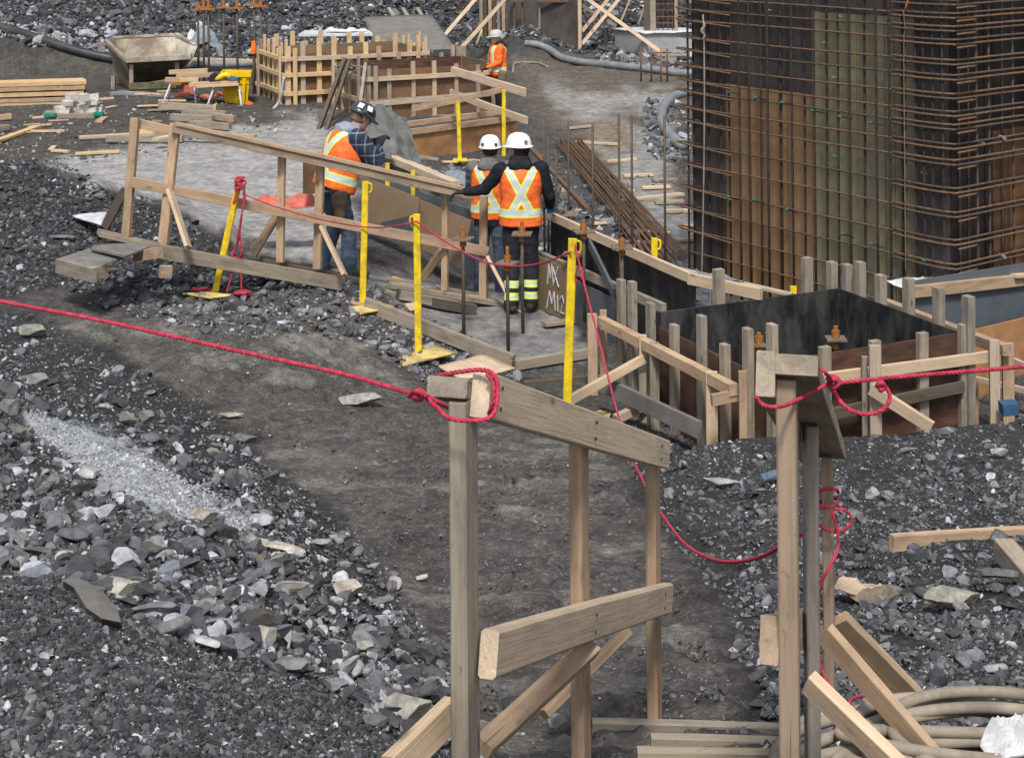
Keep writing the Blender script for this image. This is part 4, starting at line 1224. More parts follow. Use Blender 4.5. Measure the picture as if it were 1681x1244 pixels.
# tarpaulins
def tarp(name, lab, q, mat, bmp=.09, seed=1, nx=26, ny=20, t=.008):
    return tag(slab(None, name, [P(*p) for p in q], t, mat, nx, ny, bmp, seed=seed), lab, 'tarpaulin')
def drape(lab, rows, mat, seed, folds=5, amp=.06, nx=44, ny=22, t=.01):
    """cloth hung over the given rows of points, with folds running down it"""
    rws = [bezier_pts([P(*p) for p in r], .05) for r in rows]
    def at(r, u):
        k = u * (len(r) - 1); i = min(int(k), len(r) - 2); return r[i] + (r[i+1] - r[i]) * (k - i)
    vs, fs = [], []
    for s in (0, 1):
        for j in range(ny + 1):
            v = j / ny * (len(rws) - 1); q = min(int(v), len(rws) - 2); fr = v - q
            for i in range(nx + 1):
                u = i / nx
                p = at(rws[q], u) * (1 - fr) + at(rws[q+1], u) * fr
                uu = u * folds + .8 * float(fbm(np.array([u * 3.0 + seed]), np.array([v * 1.3]), 3, seed)[0])
                d = amp * (abs(math.sin(math.pi * (uu + .35 * v))) ** .6 - .5) * (.4 + .6 * v / (len(rws) - 1)) + amp * 2.4 * float(fbm(np.array([u * 5 + 9.0]), np.array([v * 3.0]), 3, seed + 3)[0])
                vs.append(p + Vector((0, -d, d * .5)) + Vector((0, t, -t * .5)) * s)
    W_ = nx + 1; O = W_ * (ny + 1)
    for j in range(ny):
        for i in range(nx):
            a = j * W_ + i; fs += [(a, a + W_, a + W_ + 1, a + 1), (O + a + 1, O + a + W_ + 1, O + a + W_, O + a)]
    for i in range(nx): a = ny * W_ + i; fs += [(i + 1, O + i + 1, O + i, i), (a, O + a, O + a + 1, a + 1)]
    for j in range(ny): a = j * W_; b_ = a + nx; fs += [(a, O + a, O + a + W_, a + W_), (b_ + W_, O + b_ + W_, O + b_, b_)]
    return tag(mesh_obj('tarpaulin', vs, fs, mat, smooth=True, origin=vs[0]), lab, 'tarpaulin')
drape('grey tarpaulin draped in folds beside the hands of the plaid worker', [[(586, 192, 20.9), (606, 176, 21.3), (630, 176, 21.4), (656, 192, 21.3), (668, 200, 21.2)], [(583, 212, 20.4), (602, 200, 20.7), (626, 200, 20.8), (654, 206, 20.7), (674, 214, 20.6)], [(598, 240, 20.1), (612, 238, 20.2), (632, 238, 20.2), (658, 240, 20.1), (682, 242, 20.0)], [(604, 262, 19.7), (622, 262, 19.7), (642, 264, 19.7), (668, 268, 19.6), (694, 272, 19.5)]], M['tarp'], 4, 2.3, .15)
drape('grey sheet draped down the near side of the middle trench board', [[(596, 246, 20.5), (640, 262, 20.0), (690, 284, 19.3), (742, 304, 18.4)], [(592, 262, 20.4), (640, 276, 19.9), (690, 300, 19.2), (742, 322, 18.3)], [(588, 282, 20.3), (636, 296, 19.8), (688, 322, 19.1), (744, 342, 18.2)]], M['tarp'], 9, 7, .07)
0 and tarp('tarpaulin', 'grey tarpaulin draped over stacked material beside the plaid worker', [(590, 205, 20.6), (622, 178, 21.4), (662, 214, 21.2), (678, 262, 19.6)], M['tarp'], .13, 3)
0 and tarp('tarpaulin', 'lower fold of grey tarpaulin hanging at the hands of the plaid worker', [(588, 206, 20.4), (640, 212, 20.2), (676, 264, 19.4), (596, 262, 20.0)], M['tarp'], .10, 8)
tarp('tarpaulin', 'pale blue tarpaulin end left of the orange vested worker', [(724, 283, 18.9), (752, 278, 19.2), (772, 290, 18.6), (766, 312, 18.0)], M['tarpblue'], .08, 5)
tarp('tarpaulin', 'narrow strip of grey tarpaulin lying along the middle trench board', [(625, 252, 20.3), (660, 256, 20.3), (748, 296, 18.6), (740, 300, 18.2)], M['tarpblue'], .03, 6)

# ---------------------------------------------------------------- trench form beyond the footing form, right
rf = thing('trench_form', 'dark trench form at the right edge with pale top board under a white sheet', 'formwork', P(1600, 560, 14.0))
beam(rf, 'top_board', P(1498, 479, 14.0), P(1740, 452, 14.9), .05, .105, W)
beam(rf, 'top_board', P(1660, 452, 14.6), P(1760, 446, 15.0), .14, .03, WP)
panel(rf, 'form_panel', P(1500, 500, 14.06), P(1760, 480, 15.0), .22, .84, .016, M['slate'])
q0, q1 = P(1600, 600, 13.7), P(1790, 560, 14.6)
panel(rf, 'form_panel', q0, q1, -.1, .5, .016, M['plyorange'])
beam(rf, 'waler', P(1600, 622, 13.55), P(1700, 645, 13.1), .03, .05, WP); beam(rf, 'waler', P(1660, 590, 13.5), P(1710, 612, 13.2), .03, .05, WP)
tarp('plastic_sheet', 'white sheet lying along the top of the right trench form', [(1452, 462, 14.6), (1545, 452, 15.0), (1668, 449, 15.4), (1510, 476, 14.1)], M['plasticwhite'], .05, 14)
tarp('plastic_sheet', 'dark blue grey sheet folded over the end of the long trench board', [(1100, 490, 14.6), (1125, 462, 14.4), (1170, 470, 14.3), (1165, 505, 14.2)], M['slate'], .03, 15)
tarp('plastic_sheet', 'crumpled pale sheet lying on the trench board before the rebar cage', [(1138, 446, 14.9), (1180, 450, 15.0), (1222, 462, 14.6), (1190, 462, 14.3)], M['tarpblue'], .04, 16)
board('timber_plank', 'pale plank running from the trench board behind the footing form', 'plank', P(1105, 440, 15.2), P(1300, 484, 14.5), .06, .03, WP)

# ropes between the yellow posts
thinR = M['red']
rt = thing('rope', 'thin red rope hanging in swags between the yellow posts', 'rope', T1)
fyy = lambda x, y, Y: P(x, y, Y)
tube(rt, 'swag', [P(398, 318, B1.y), P(440, 335, 15.2), P(520, 359, 15.1), P(600, 373, B2.y - .06), P(650, 371, B3.y + .1), P(684, 363, B3.y - .06)], .007, thinR, seg=6)
tube(rt, 'swag', [P(684, 364, B3.y - .06), P(730, 396, 14.3), P(790, 428, 13.7), P(840, 437, 13.3), P(890, 432, 12.8), P(937, 414, B4.y - .06)], .008, thinR, seg=6)
tube(rt, 'swag', [P(944, 402, B4.y - .05), P(960, 470, 12.0), P(985, 565, 11.3), P(1012, 672, 10.5), P(1040, 755, 9.2), P(1075, 825, 8.0), P(1120, 888, 7.0), P(1165, 916, 6.4), P(1210, 922, 6.0), P(1255, 911, 5.6), P(1290, 890, 5.4), P(1345, 862, 5.2)], .0075, thinR, seg=8)
tube(rt, 'tail', [P(944, 404, B4.y - .06), P(950, 430, B4.y - .06), P(944, 455, B4.y - .05), P(952, 462, B4.y - .07), P(958, 445, B4.y - .08), P(950, 440, B4.y - .06)], .006, thinR, seg=6)
rq = thing('rope', 'tangled pinkish red rope hanging from the leaning yellow post', 'rope', B1)
for xs in ([(395, 300), (388, 318), (383, 335), (392, 322)], [(398, 302), (402, 325), (395, 360), (389, 395), (382, 420), (379, 455), (372, 480)], [(402, 305), (398, 345), (394, 380), (397, 420), (396, 462), (398, 488)], [(388, 298), (398, 294), (404, 300), (398, 306), (388, 303), (394, 296)], [(398, 345), (392, 392), (386, 408), (380, 418), (392, 424), (398, 410)]):
    tube(rq, 'strand', [P(x, y, B1.y - .05 - .02 * k) for k, (x, y) in enumerate(xs)], .0085, thinR, seg=6, step=.01)
tube(rq, 'knot', [T1 + Vector((.05 * math.cos(t * 2.1), .05 * math.sin(t * 2.1) - .02, .03 - .012 * t)) for t in range(12)], .013, thinR, seg=6, step=.01)
def tangle(par, x, y, w, h, r, n=26, seed=3):
    rg = random.Random(seed); c = G(x, y); s = F_PX / c.y
    pts = [Vector((c.x + math.cos(k * 1.9 + rg.uniform(-.4, .4)) * w / s / 2 * rg.uniform(.4, 1), c.y + math.sin(k * 1.9) * w / s / 2 * rg.uniform(.3, .8), c.z + .02 + rg.uniform(0, h / s))) for k in range(n)]
    tube(par, 'coil', pts, r, thinR, seg=6, step=.02)
tangle(rq, 400, 490, 36, 5, .008, 22, 4); tangle(rq, 330, 480, 38, 4, .006, 16, 5)
rz_ = thing('rope', 'pinkish red rope wound round the third post of the right railing, trailing to the hose', 'rope', P(1360, 850, 5.0))
for pts in ([P(1340, 812, 5.0), P(1352, 803, 4.96), P(1372, 803, 4.98), P(1376, 808, 5.05)], [P(1342, 808, 5.0), P(1345, 830, 4.96), P(1362, 832, 4.95), P(1374, 826, 5.0), P(1372, 818, 5.06), P(1350, 820, 5.1), P(1343, 835, 5.0)],
            [P(1368, 836, 4.96), P(1385, 836, 4.96), P(1398, 850, 4.97), P(1392, 865, 4.97), P(1370, 872, 4.96), P(1345, 862, 4.96), P(1342, 845, 4.96)],
            [P(1366, 840, 4.95), P(1374, 870, 4.95), P(1376, 900, 4.95), P(1362, 930, 4.9), P(1346, 962, 4.9), P(1343, 1000, 4.9), P(1342, 1050, 4.85), P(1348, 1095, 4.85), P(1365, 1130, 4.8), P(1388, 1158, 4.8), P(1400, 1146, 4.85), P(1420, 1142, 4.9), P(1428, 1146, 5.0)]):
    rope('strand', pts, .0055, RD, rz_, step=.008)
# ---------------------------------------------------------------- tall wall form and rebar cage
WC = Vector((4.04, 14.6, 0)); WLd = Vector((-.588, .809, 0)); WRd = Vector((.809, .588, 0))
nL = Vector((-.809, -.588, 0)); nR = Vector((.588, -.809, 0))
ZTOP = 4.75
def wl(x, off=0.0, ref=250):
    """point on the left face line under pixel column x (at row ref)"""
    A = WC - nL * off; lo, hi = -1.5, 6.0
    f = lambda t: px(Vector((A.x + WLd.x * t, A.y + WLd.y * t, CZ - (ref - HY) / F_PX * (A.y + WLd.y * t))))[0] - x
    for _ in range(50):
        m = (lo + hi) / 2
        if f(m) > 0: lo = m
        else: hi = m
    return A + WLd * lo
def wr(x, off=0.0, ref=250):
    A = WC - nR * off; lo, hi = -1.5, 8.0
    f = lambda t: px(Vector((A.x + WRd.x * t, A.y + WRd.y * t, CZ - (ref - HY) / F_PX * (A.y + WRd.y * t))))[0] - x
    for _ in range(50):
        m = (lo + hi) / 2
        if f(m) < 0: lo = m
        else: hi = m
    return A + WRd * lo
def zrow(y, p): return CZ - (y - HY) / F_PX * p.y
wf_ = thing('wall_form', 'tall wall form of dark, brown and olive planks behind the rebar grid', 'formwork', WC)
M['wdark'] = plain('dark_plum_form_board', (.052, .043, .046), .55, var=.3, scale=3, dirt=(.10, .09, .09), dirt_amt=.5, scl=(2, 2, .5))
M['wbrown'] = plain('brown_form_board', (.27, .165, .088), .6, var=.12, scale=2.5, dirt=(.16, .10, .06), dirt_amt=.4, scl=(2, 2, .5))
M['wolive'] = plain('olive_form_board', (.20, .182, .118), .65, var=.13, scale=2.5, dirt=(.11, .10, .07), dirt_amt=.5, scl=(2, 2, .5))
M['wrust'] = plain('dark_brown_form_board', (.15, .078, .038), .6, var=.3, scale=3, dirt=(.04, .025, .018), dirt_amt=.5, scl=(2, 2, .5))
def planks(name, a, b, z0, z1, mat, th=.02, wd=.115, gap=.008, zb0=None, zb1=None):
    a, b = Vector(a), Vector(b); L = (b - a).length; n = max(1, round(L / wd)); d = (b - a).normalized(); k = L / n
    ps = []
    for i in range(n):
        zz = z1 + R.uniform(-.003, .003)
        c = a + d * (k * (i + .5)); nn = Vector((-d.y, d.x, 0)) * R.uniform(-.002, .002)
        ps.append(box_geo(Vector((c.x, c.y, z0)) + nn, Vector((c.x, c.y, zz)) + nn, th, k - gap, up=d))
    v, f = join_geo(ps); return mesh_obj(name, v, f, mat, wf_, origin=a + UP * z0)
OFF = .14
xs = lambda x, o=OFF: wl(x, o)
zo = zrow(150, xs(1265)); zo2 = zrow(158, xs(1335)); zol = zrow(30, xs(1420))
planks('dark_panel', xs(1140), xs(1193), -.1, ZTOP, M['wdark'])
planks('dark_panel', xs(1193), xs(1335), zo, ZTOP + .01, M['wdark'])
planks('brown_panel', xs(1193), xs(1335), -.1, zo, M['wbrown'], th=.024)
planks('olive_panel', xs(1335), xs(1503), -.1, zol, M['wolive'], th=.026)
planks('dark_panel', xs(1335), xs(1503), zol, ZTOP, M['wdark'])
cpt = WC - nL * OFF - nR * OFF
planks('dark_panel', xs(1503), cpt, -.1, ZTOP, M['wdark'])
ra = WC - nR * OFF - nL * OFF; rm = wr(1628, OFF); re_ = wr(1900, OFF)
M['wblack'] = plain('black_form_board', (.020, .016, .016), .5, var=.4, scale=3, dirt=(.06, .05, .048), dirt_amt=.5, scl=(2, 2, .5))
planks('dark_panel', ra, rm, -.1, ZTOP, M['wblack'])
zb = zrow(222, rm)
planks('brown_panel', rm, re_, -.1, zb, M['wrust'], th=.024, wd=.16)
planks('dark_panel', rm, re_, zb, ZTOP, M['wblack'], wd=.16)
back = [box_geo(Vector((p.x, p.y, 2.3)), Vector((q.x, q.y, 2.3)), .02, 4.9) for p, q in ((xs(1140, OFF + .03), cpt + WRd * .03 + WLd * .03), (ra - WLd * -.03, re_ - nR * .03))]
v, f = join_geo(back); mesh_obj('backing', v, f, M['wdark'], wf_, origin=cpt)

M['steeldark'] = plain('dark_upright_rebar', (.032, .026, .023), .7, var=.4, scale=30, dirt=(.08, .05, .035), dirt_amt=.5)
cg = thing('rebar_cage', 'grid of rusty reinforcing bars standing before the tall wall form', 'rebar cage', WC)
rbr = .0102
ZB = -.05
def vbar(p, r=rbr, ztop=ZTOP, m=None):
    p = Vector((p.x, p.y, ZB)); j = Vector((R.uniform(-.01, .01), R.uniform(-.01, .01), 0))
    tube(cg, 'upright_bar', [p, p + Vector((0, 0, 2.3)) + j, Vector((p.x, p.y, ztop)) + j * 1.5], r, m or M['steel'], seg=6, step=.8)
def ph(x, off=0.0):
    return wl(x, off)
for x in (1130, 1139, 1165, 1185, 1199, 1216, 1232, 1250, 1262, 1283, 1302, 1321, 1338, 1357, 1376, 1396, 1419, 1440, 1462, 1481, 1502, 1518, 1530, 1550):
    vbar(ph(x, .012 if x % 2 else -.012), rbr * R.uniform(1.1, 1.45), m=M['steeldark'])
vbar(ph(1486, -.01), .009)
for x in (1576, 1589): vbar(wr(x, .10))
for x in (1605, 1624, 1664, 1702, 1745, 1790): vbar(wr(x, .0), .014)
for x in (1644, 1685): vbar(wr(x, .10))
ref = wl(1481)
rows = [-20, 3, 27, 46, 69, 98, 125, 153, 180, 204, 233, 260, 303, 342, 385, 424, 465, 505]
for i, y in enumerate(rows):
    z = zrow(y, ref) + R.uniform(-.01, .01)
    if z > ZTOP: continue
    at = lambda v, dz=0: Vector((v.x, v.y, z + dz))
    sag = R.uniform(-.012, .012)
    m = M['rust'] if i % 3 else M['steel']
    tube(cg, 'cross_bar', [at(ph(1133) + nL * .015), at(ph(1300) + nL * .015, sag), at(ph(1478) + nL * .015)], rbr * .95, m, seg=6, step=.3)
    for k, dz in enumerate((.012, -.03)):
        o = .016 + .012 * k
        c = WC + nL * o + nR * o
        rad = .11
        pts = [at(ph(1467) + nL * o, dz), at(ph(1520) + nL * o, dz - .004), at(c + WLd * rad, dz), at(c + (WLd + WRd) * rad * .32, dz), at(c + WRd * rad, dz), at(c + WRd * .9, dz + .004), at(c + WRd * 2.6, dz)]
        tube(cg, 'corner_bar', pts, rbr * 1.15, M['rust'] if (i + k) % 2 else M['steel'], seg=6, step=.06)
    hq = [at(c + WRd * .01 + nR * .05, -.055), at(c + WRd * .14 + nR * .055, -.05), at(c + WRd * .27 + nR * .05, -.05)]
    tube(cg, 'hook_bar', hq, rbr * 1.1, M['rust'], seg=6, step=.1)
    if i % 1 == 0 and i < 17:
        # hairpin at the far end, open towards the corner
        e = ph(1112)
        pts = [at(ph(1203) + nL * .03, -.03), at(ph(1140) + nL * .03, .0), at(e + nL * .0, .01), at(e - nL * .06, .01), at(ph(1140) - nL * .10, .0)]
        tube(cg, 'hairpin_bar', pts, rbr, M['rust'], seg=6, step=.05)
M['greendull'] = plain('dull_green_cone', (.02, .13, .095), .6)
for (x, y) in ((1195, 154), (1239, 164), (1283, 172), (1332, 186), (1377, 196), (1428, 207), (1514, 216), (1381, 389), (1428, 405), (1515, 433), (1194, 326), (1236, 332), (1290, 348)):
    p = wl(x, -.02, y); c = Vector((p.x, p.y, zrow(y, p)))
    g = cyl_geo(c, c + WLd * -.04, .017, .010, 10)
    rod = cyl_geo(c + WLd * -.04, c + WLd * -.17 + UP * -.01, .006, None, 6)
    tc = mesh_obj('tie_cone', *g, M['greendull'], cg, origin=c)
    mesh_obj('tie_rod', *rod, M['black'], tc, origin=c)
for (x, y) in ((1641, 232), (1641, 426)):
    p = wr(x, .02, y); c = Vector((p.x, p.y, zrow(y, p)))
    mesh_obj('tie_sleeve', *cyl_geo(c, c + nR * .08 - WRd * .03, .02, None, 12), M['pipe'], cg, origin=c)
for (x, y) in ((1262, 21), (1356, 76), (1371, 133), (1378, 33), (1372, 262), (1517, 46), (1517, 290), (1612, 242)):
    p = wl(x, .06, y) if x < 1560 else wr(x, .06, y); c = Vector((p.x, p.y, zrow(y, p)))
    mesh_obj('spacer', *cyl_geo(c - WLd * .03, c + WLd * .03, .012, .018, 8), M['pipe'], cg, origin=c)
p = wl(1154, -.06, 30); q = wl(1152, -.06, 470)
cd = thing('cord', 'pale cord hanging down before the far left edge of the rebar grid', 'cord', Vector((p.x, p.y, 0)))
tube(cd, 'line', [Vector((p.x, p.y, zrow(27, p))), Vector((p.x + .01, p.y, zrow(80, p))), Vector((p.x, p.y, zrow(250, p))), Vector((q.x, q.y, zrow(462, q)))], .0085, M['hose'], seg=6, step=.1)
tube(cd, 'knot', [Vector((p.x + .02 * math.sin(t * 1.4), p.y, zrow(40 + t * 4, p))) for t in range(8)], .013, M['hose'], seg=6, step=.02)
p = wl(1486, -.05, 10)
tube(None, 'cord', [Vector((p.x + .06, p.y, zrow(-20, p))), Vector((p.x + .02, p.y, zrow(10, p))), Vector((p.x, p.y, zrow(20, p)))], .005, M['orange'], seg=6)
tag(bpy.data.objects['cord.001'], 'short orange cord tied at the top of the tied double bar', 'cord')
p = wl(1483, -.04, 20)
tag(tube(None, 'cord', [Vector((p.x, p.y, zrow(24, p))), Vector((p.x + .015, p.y, zrow(60, p))), Vector((p.x, p.y, zrow(95, p))), Vector((p.x, p.y, zrow(455, p)))], .006, M['plate'], seg=6, step=.05), 'pale cord running down the double bar left of the cage corner', 'cord')
# ---------------------------------------------------------------- form boxes in the middle distance
dU, dV = Vector((.913, .408, 0)), Vector((-.408, .913, 0))
def formbox(label, C, tU, tV, zt, levels, mats, pan_out, pan_in, sp=.36, up_=(.05, .28), zb=0.0, seed=1, cut=(1, 1, 1, 1), extra_back=True, w=.09):
    rg = random.Random(seed)
    t = thing('footing_form', label, 'formwork', C + (dU * tU + dV * tV) / 2)
    P0, P1, P2, P3 = C, C + dU * tU, C + dU * tU + dV * tV, C + dV * tV
    sides = [(P0, P1, -dV), (P1, P2, dU), (P2, P3, dV), (P3, P0, -dU)]
    for si, (A, B, n) in enumerate(sides):
        d = (B - A).normalized(); L = (B - A).length
        panel(t, 'form_panel', A + d * .02, B - d * .02, zb, zt - .003 * si, .02, pan_in if False else pan_out[si])
        k = int(L / sp)
        for i in range(k + 1):
            s = L * i / k + rg.uniform(-.03, .03)
            p = A + d * s + n * .035
            beam(t, 'stud', Vector((p.x, p.y, zb - .05)), Vector((p.x, p.y, zt + rg.uniform(*up_))), w * .95, .045, mats[rg.randrange(len(mats))], up=n)
        for (z, ex) in levels:
            a = A - d * (.05 + rg.uniform(0, ex)) + n * .085; b = B + d * (.05 + rg.uniform(0, ex)) + n * .085
            beam(t, 'waler', Vector((a.x, a.y, z + si * .004)), Vector((b.x, b.y, z + rg.uniform(-.02, .02))), .045, .09, mats[rg.randrange(len(mats))])
        for s in ([.12, L - .15] if si in (0, 3) else [.15]):
            p = A + d * s + n * .13
            beam(t, 'stake', Vector((p.x, p.y, zb - .05)), Vector((p.x, p.y, zt + rg.uniform(0, .3))), .085, .04, mats[rg.randrange(len(mats))], up=n)
    return t
C1 = Q(604, 203, 0)
formbox('grey timber footing form in the middle, behind the grey tarpaulin and yellow posts', C1, 2.75, 1.9, 1.03, [(.86, .1), (.42, .2), (.05, 0)], [W, WG, W, WP, WG], [M['plybrown'], M['plytan'], M['plyred'], M['plytan']], None, seed=5, up_=(-.12, .16), sp=.42)
C0_ = Q(473, 180, 0)
formbox('bright sunlit timber footing form with many studs, back left of the grey one', C0_, 3.0, 2.0, 1.15, [(1.05, .15), (.72, .1), (.33, .1), (.04, 0)], [WL, WL, WP, WL, W], [M['plybrown'], M['plytan'], M['plytan'], M['plyred']], None, seed=9, up_=(.05, .35), sp=.31, w=.11)
# orange plywood side form before it
of = thing('side_form', 'low orange plywood side form with timber edges, in front of the grey footing form', 'formwork', P(750, 240, 26.5))
oa, ob_ = P(655, 266, 25.8), P(846, 240, 27.6)
oa.z, ob_.z = 0, 0
panel(of, 'form_panel', oa, ob_, .02, .52, .018, M['plyorange'])
beam(of, 'top_board', oa + Vector((0, -.03, .50)), ob_ + Vector((0, -.03, .50)), .05, .10, W)
beam(of, 'bottom_board', oa + Vector((0, -.03, .05)), ob_ + Vector((-.4, -.03, .05)), .05, .09, W)
oc, od = oa + dV * 1.0, ob_ + dV * .9
panel(of, 'form_panel', ob_, od, .02, .52, .018, M['plyorange'])
beam(of, 'top_board', oa + dV * .8 + UP * .5, ob_ + dV * .75 + UP * .5, .05, .09, W)
def mb(label, a, b, w, h, m, name='timber_board', cat='board', **k): return board(name, label, cat, P(*a), P(*b), w, h, m, **k)
mb('upper pale board sloping out to the right above the yellow posts', (742, 116, 28.3), (862, 152, 26.6), .05, .14, WP)
mb('lower pale board sloping out to the right above the white helmets', (740, 152, 28.6), (865, 198, 26.5), .05, .12, WP)
mb('long pale rail board across the front of the grey footing form', (607, 172, 28.3), (785, 156, 27.0), .05, .09, WP)
mb('short board joined on the long rail, ending at the right yellow post', (758, 163, 26.3), (826, 147, 26.7), .05, .09, W)
mb('stub rail board with a square cut end hanging before the grey footing form', (678, 178, 26.6), (758, 163, 26.2), .05, .11, W)
mb('rusty beam lying behind the right yellow post', (846, 225, 26.5), (893, 262, 23.6), .06, .06, M['rust'], name='steel_beam', cat='beam')
mb('dark timber leaning beside the bright footing form, left of a pair', (522, 216, 29.3), (566, 98, 31.3), .07, .09, WD, name='timber_pole', cat='timber')
mb('dark timber leaning beside the bright footing form, right of a pair', (535, 216, 29.2), (574, 100, 31.2), .06, .08, WD, name='timber_pole', cat='timber')
mb('grey timber leaning on the left corner of the grey footing form', (583, 235, 28.0), (600, 105, 30.6), .06, .05, WG, name='timber_pole', cat='timber')
for i, (x, y) in enumerate(((575, 108), (586, 112), (594, 110))):
    t = P(x, y, 31.5)
tag(tube(None, 'hose', [P(568 + 14 * math.cos(k * .7), 111 + 4 * math.sin(k * .7), 31.2) for k in range(18)] + [P(602, 112, 31)], .02, M['pipe'], seg=6), 'small coil of grey hose on top of the grey footing form corner', 'hose')
tag(tube(None, 'hose', [P(449, 179, 32.0), P(458, 168, 32.0), P(463, 150, 31.9), P(466, 128, 31.8)], .03, M['plasticwhite'], seg=6), 'white hose end hanging on the left side of the bright footing form', 'hose')

# plywood ramp board, table
tag(slab(None, 'plywood_sheet', [P(597, 28, 41.5), P(708, 24, 41.5), P(748, 80, 38.6), P(620, 84, 38.6)], .03, M['plygrey'], 10, 10, .01, nrm=(0, -1, .5)), 'large grey plywood sheet leaning on the rock slope behind the forms', 'plywood')
for i, x in enumerate((638, 661, 685)):
    mb(('left', 'middle', 'right')[i] + ' timber end sticking up over the large grey plywood sheet', (x, 14, 42.2), (x + 10, 30, 41.4), .1, .05, WG, name='timber_end', cat='timber')
tb = thing('folding_table', 'white folding table with plastic sheeting behind the bright footing form', 'table', P(550, 56, 38))
q = [P(490, 57, 37.6), P(612, 56, 37.6), P(606, 50, 39), P(500, 50, 39)]
slab(tb, 'table_top', q, .05, M['plasticwhite'], nrm=(0, 0, 1))
for x, Yd in ((497, 37.7), (605, 37.7), (505, 38.9), (600, 38.9)):
    p = P(x, 55, Yd); tube(tb, 'leg', [Vector((p.x, p.y, .1)), p], .02, M['pipe'], raw=True, seg=6)
crumple('plastic_sheet', 'crumpled bluish white plastic sheeting on the white table', 'sheet', 560, 54, 52, 14, M['plasticwhite'], 31, d=38.2)
crumple('plastic_sheet', 'smaller heap of white plastic sheeting at the right end of the table', 'sheet', 588, 53, 30, 10, M['plasticwhite'], 32, d=38.5)
# white big bag
crumple('bulk_bag', 'pale bluish white bulk bag slumped behind the capped bars', 'bag', 340, 103, 62, 58, M['tarpblue'], 33, d=39.5, depth=.6, amp=.8)
crumple('bulk_bag', 'white bulk bag top leaning against the rusty skip', 'bag', 322, 92, 34, 44, M['plasticwhite'], 34, d=39.8, depth=.7, amp=.8)

# bars with orange caps
for i, (x, yt, yb) in enumerate(((325, 14, 115), (334, 10, 118), (342, 13, 122), (367, 10, 120), (389, 11, 128), (417, 5, 120), (428, 8, 125), (416, 78, 128))):
    Yq = 36.5 - i * .25
    p = P(x, yb, Yq); t_ = P(x, yt, Yq)
    o = thing('capped_bar', 'upright dark bar with small orange capped plate, ' + ('leftmost of the row', 'second from the left', 'third from the left', 'standing alone right of the first three', 'before the white bag right side', 'left one above the orange clamp', 'rightmost of the row', 'short one with big orange cap')[i], 'bar', p, 'upright bars with orange caps behind the yellow bin')
    tube(o, 'bar', [Vector((t_.x, t_.y, .0)), t_], .026, M['steel'], raw=True, seg=6)
    g = join_geo([box_geo(t_ + Vector((-.15, 0, -.04)), t_ + Vector((.15, 0, -.04)), .2, .03), cyl_geo(t_ - UP * .03, t_ + UP * .14, .045, .03, 8)] if i < 7 else [cyl_geo(t_ - UP * .14, t_ + UP * .14, .07, .04, 8)])
    mesh_obj('cap', *g, M['steelor'] if i < 7 else M['orange'], o, origin=t_)
mb('short pale board nailed left of the bright footing form at the orange cap, upper', (424, 77, 36), (438, 77, 36), .05, .11, WL)
mb('long dusty board lying behind the capped bars', (305, 97, 38.2), (440, 101, 38.2), .2, .06, WP)
# starter bars near the trench
for i, (x, yt, yb, Yq) in enumerate(((892, 190, 330, 17.6), (899, 225, 300, 17.8), (932, 200, 378, 17.0), (972, 205, 500, 16.2), (1015, 188, 520, 15.6), (1036, 190, 440, 15.9), (1090, 190, 470, 15.8), (912, 250, 330, 17.4), (1018, 420, 500, 15.2), (1040, 420, 490, 15.3))):
    p, t_ = P(x, yb, Yq), P(x, yt, Yq)
    tag(tube(None, 'starter_bar', [Vector((t_.x, t_.y, min(p.z, .3))), t_ + Vector((.004, 0, 0))], .0125, M['steel'], raw=True, seg=6), 'upright dark starter bar behind the trench board, ' + ('behind the navy sleeved worker, taller', 'short, beside the navy sleeved worker', 'at the upper end of the rebar bundle', 'crossing the left of the rebar bundle, thick', 'left of a close pair', 'right of a close pair', 'last on the right before the cage', 'small, at the top of the dirt edge', 'stub behind a plate washer, left', 'stub behind a plate washer, right')[i], 'bar', 'upright starter bars behind the trench board')
# bundle of rebar
bd = thing('rebar_bundle', 'bundle of brown reinforcing bars lying diagonally toward the trench board', 'rebar', G(1000, 320))
M['rebarbrown'] = plain('brown_rebar', (.15, .085, .045), .7, var=.4, scale=30, dirt=(.07, .05, .035), dirt_amt=.6)
ba, bb = G(932, 238), G(1092, 432)
bx = (bb - ba).normalized(); bp = bx.cross(UP)
for k in range(22):
    o = bp * (k - 11) * .022 + UP * (.05 + .02 * (k * 7 % 3))
    s = R.uniform(-.15, .15)
    a = ba + bx * (s - .1) + o + bp * R.uniform(-.1, .1); b = bb + bx * s + o * 1.2
    b.z = max(b.z, .05)
    tube(bd, 'bar', [a, (a + b) / 2 + UP * R.uniform(0, .03), b], .0105, M['rebarbrown'], seg=5, step=.6)
def gsp(label, x0, y0, x1, y1, w, h, m, lift=.03, name='timber_stick'):
    return gb(name, label, x0, y0, x1, y1, w, h, m, lift=lift, cat='timber')
for a in (('small pale stick behind the starter bars, uppermost of the flight', 932, 213, 972, 210), ('pale stick across the top of the rebar bundle', 945, 236, 1020, 240), ('pale stick right of the rebar bundle, third from the top', 996, 268, 1044, 264), ('dirty stick right of the rebar bundle, fourth from the top', 1024, 292, 1072, 290), ('dirty stick close to the cage edge, fifth from the top', 1054, 312, 1100, 310)):
    gsp(*a, .08, .04, WP)
for a in (('pale flat board pair beside the rebar bundle, upper', 1025, 332, 1120, 322), ('broken board ends beside the rebar bundle, lower', 1075, 336, 1122, 334), ('pale board on concrete dust near the cage foot', 1090, 350, 1136, 350), ('muddy board near the cage foot', 1072, 300, 1110, 298)):
    gsp(*a, .12, .04, WP if 'pale' in a[0] else WG)
gsp('short pale stick lying before the cage foot', 1118, 376, 1150, 374, .06, .04, WP)
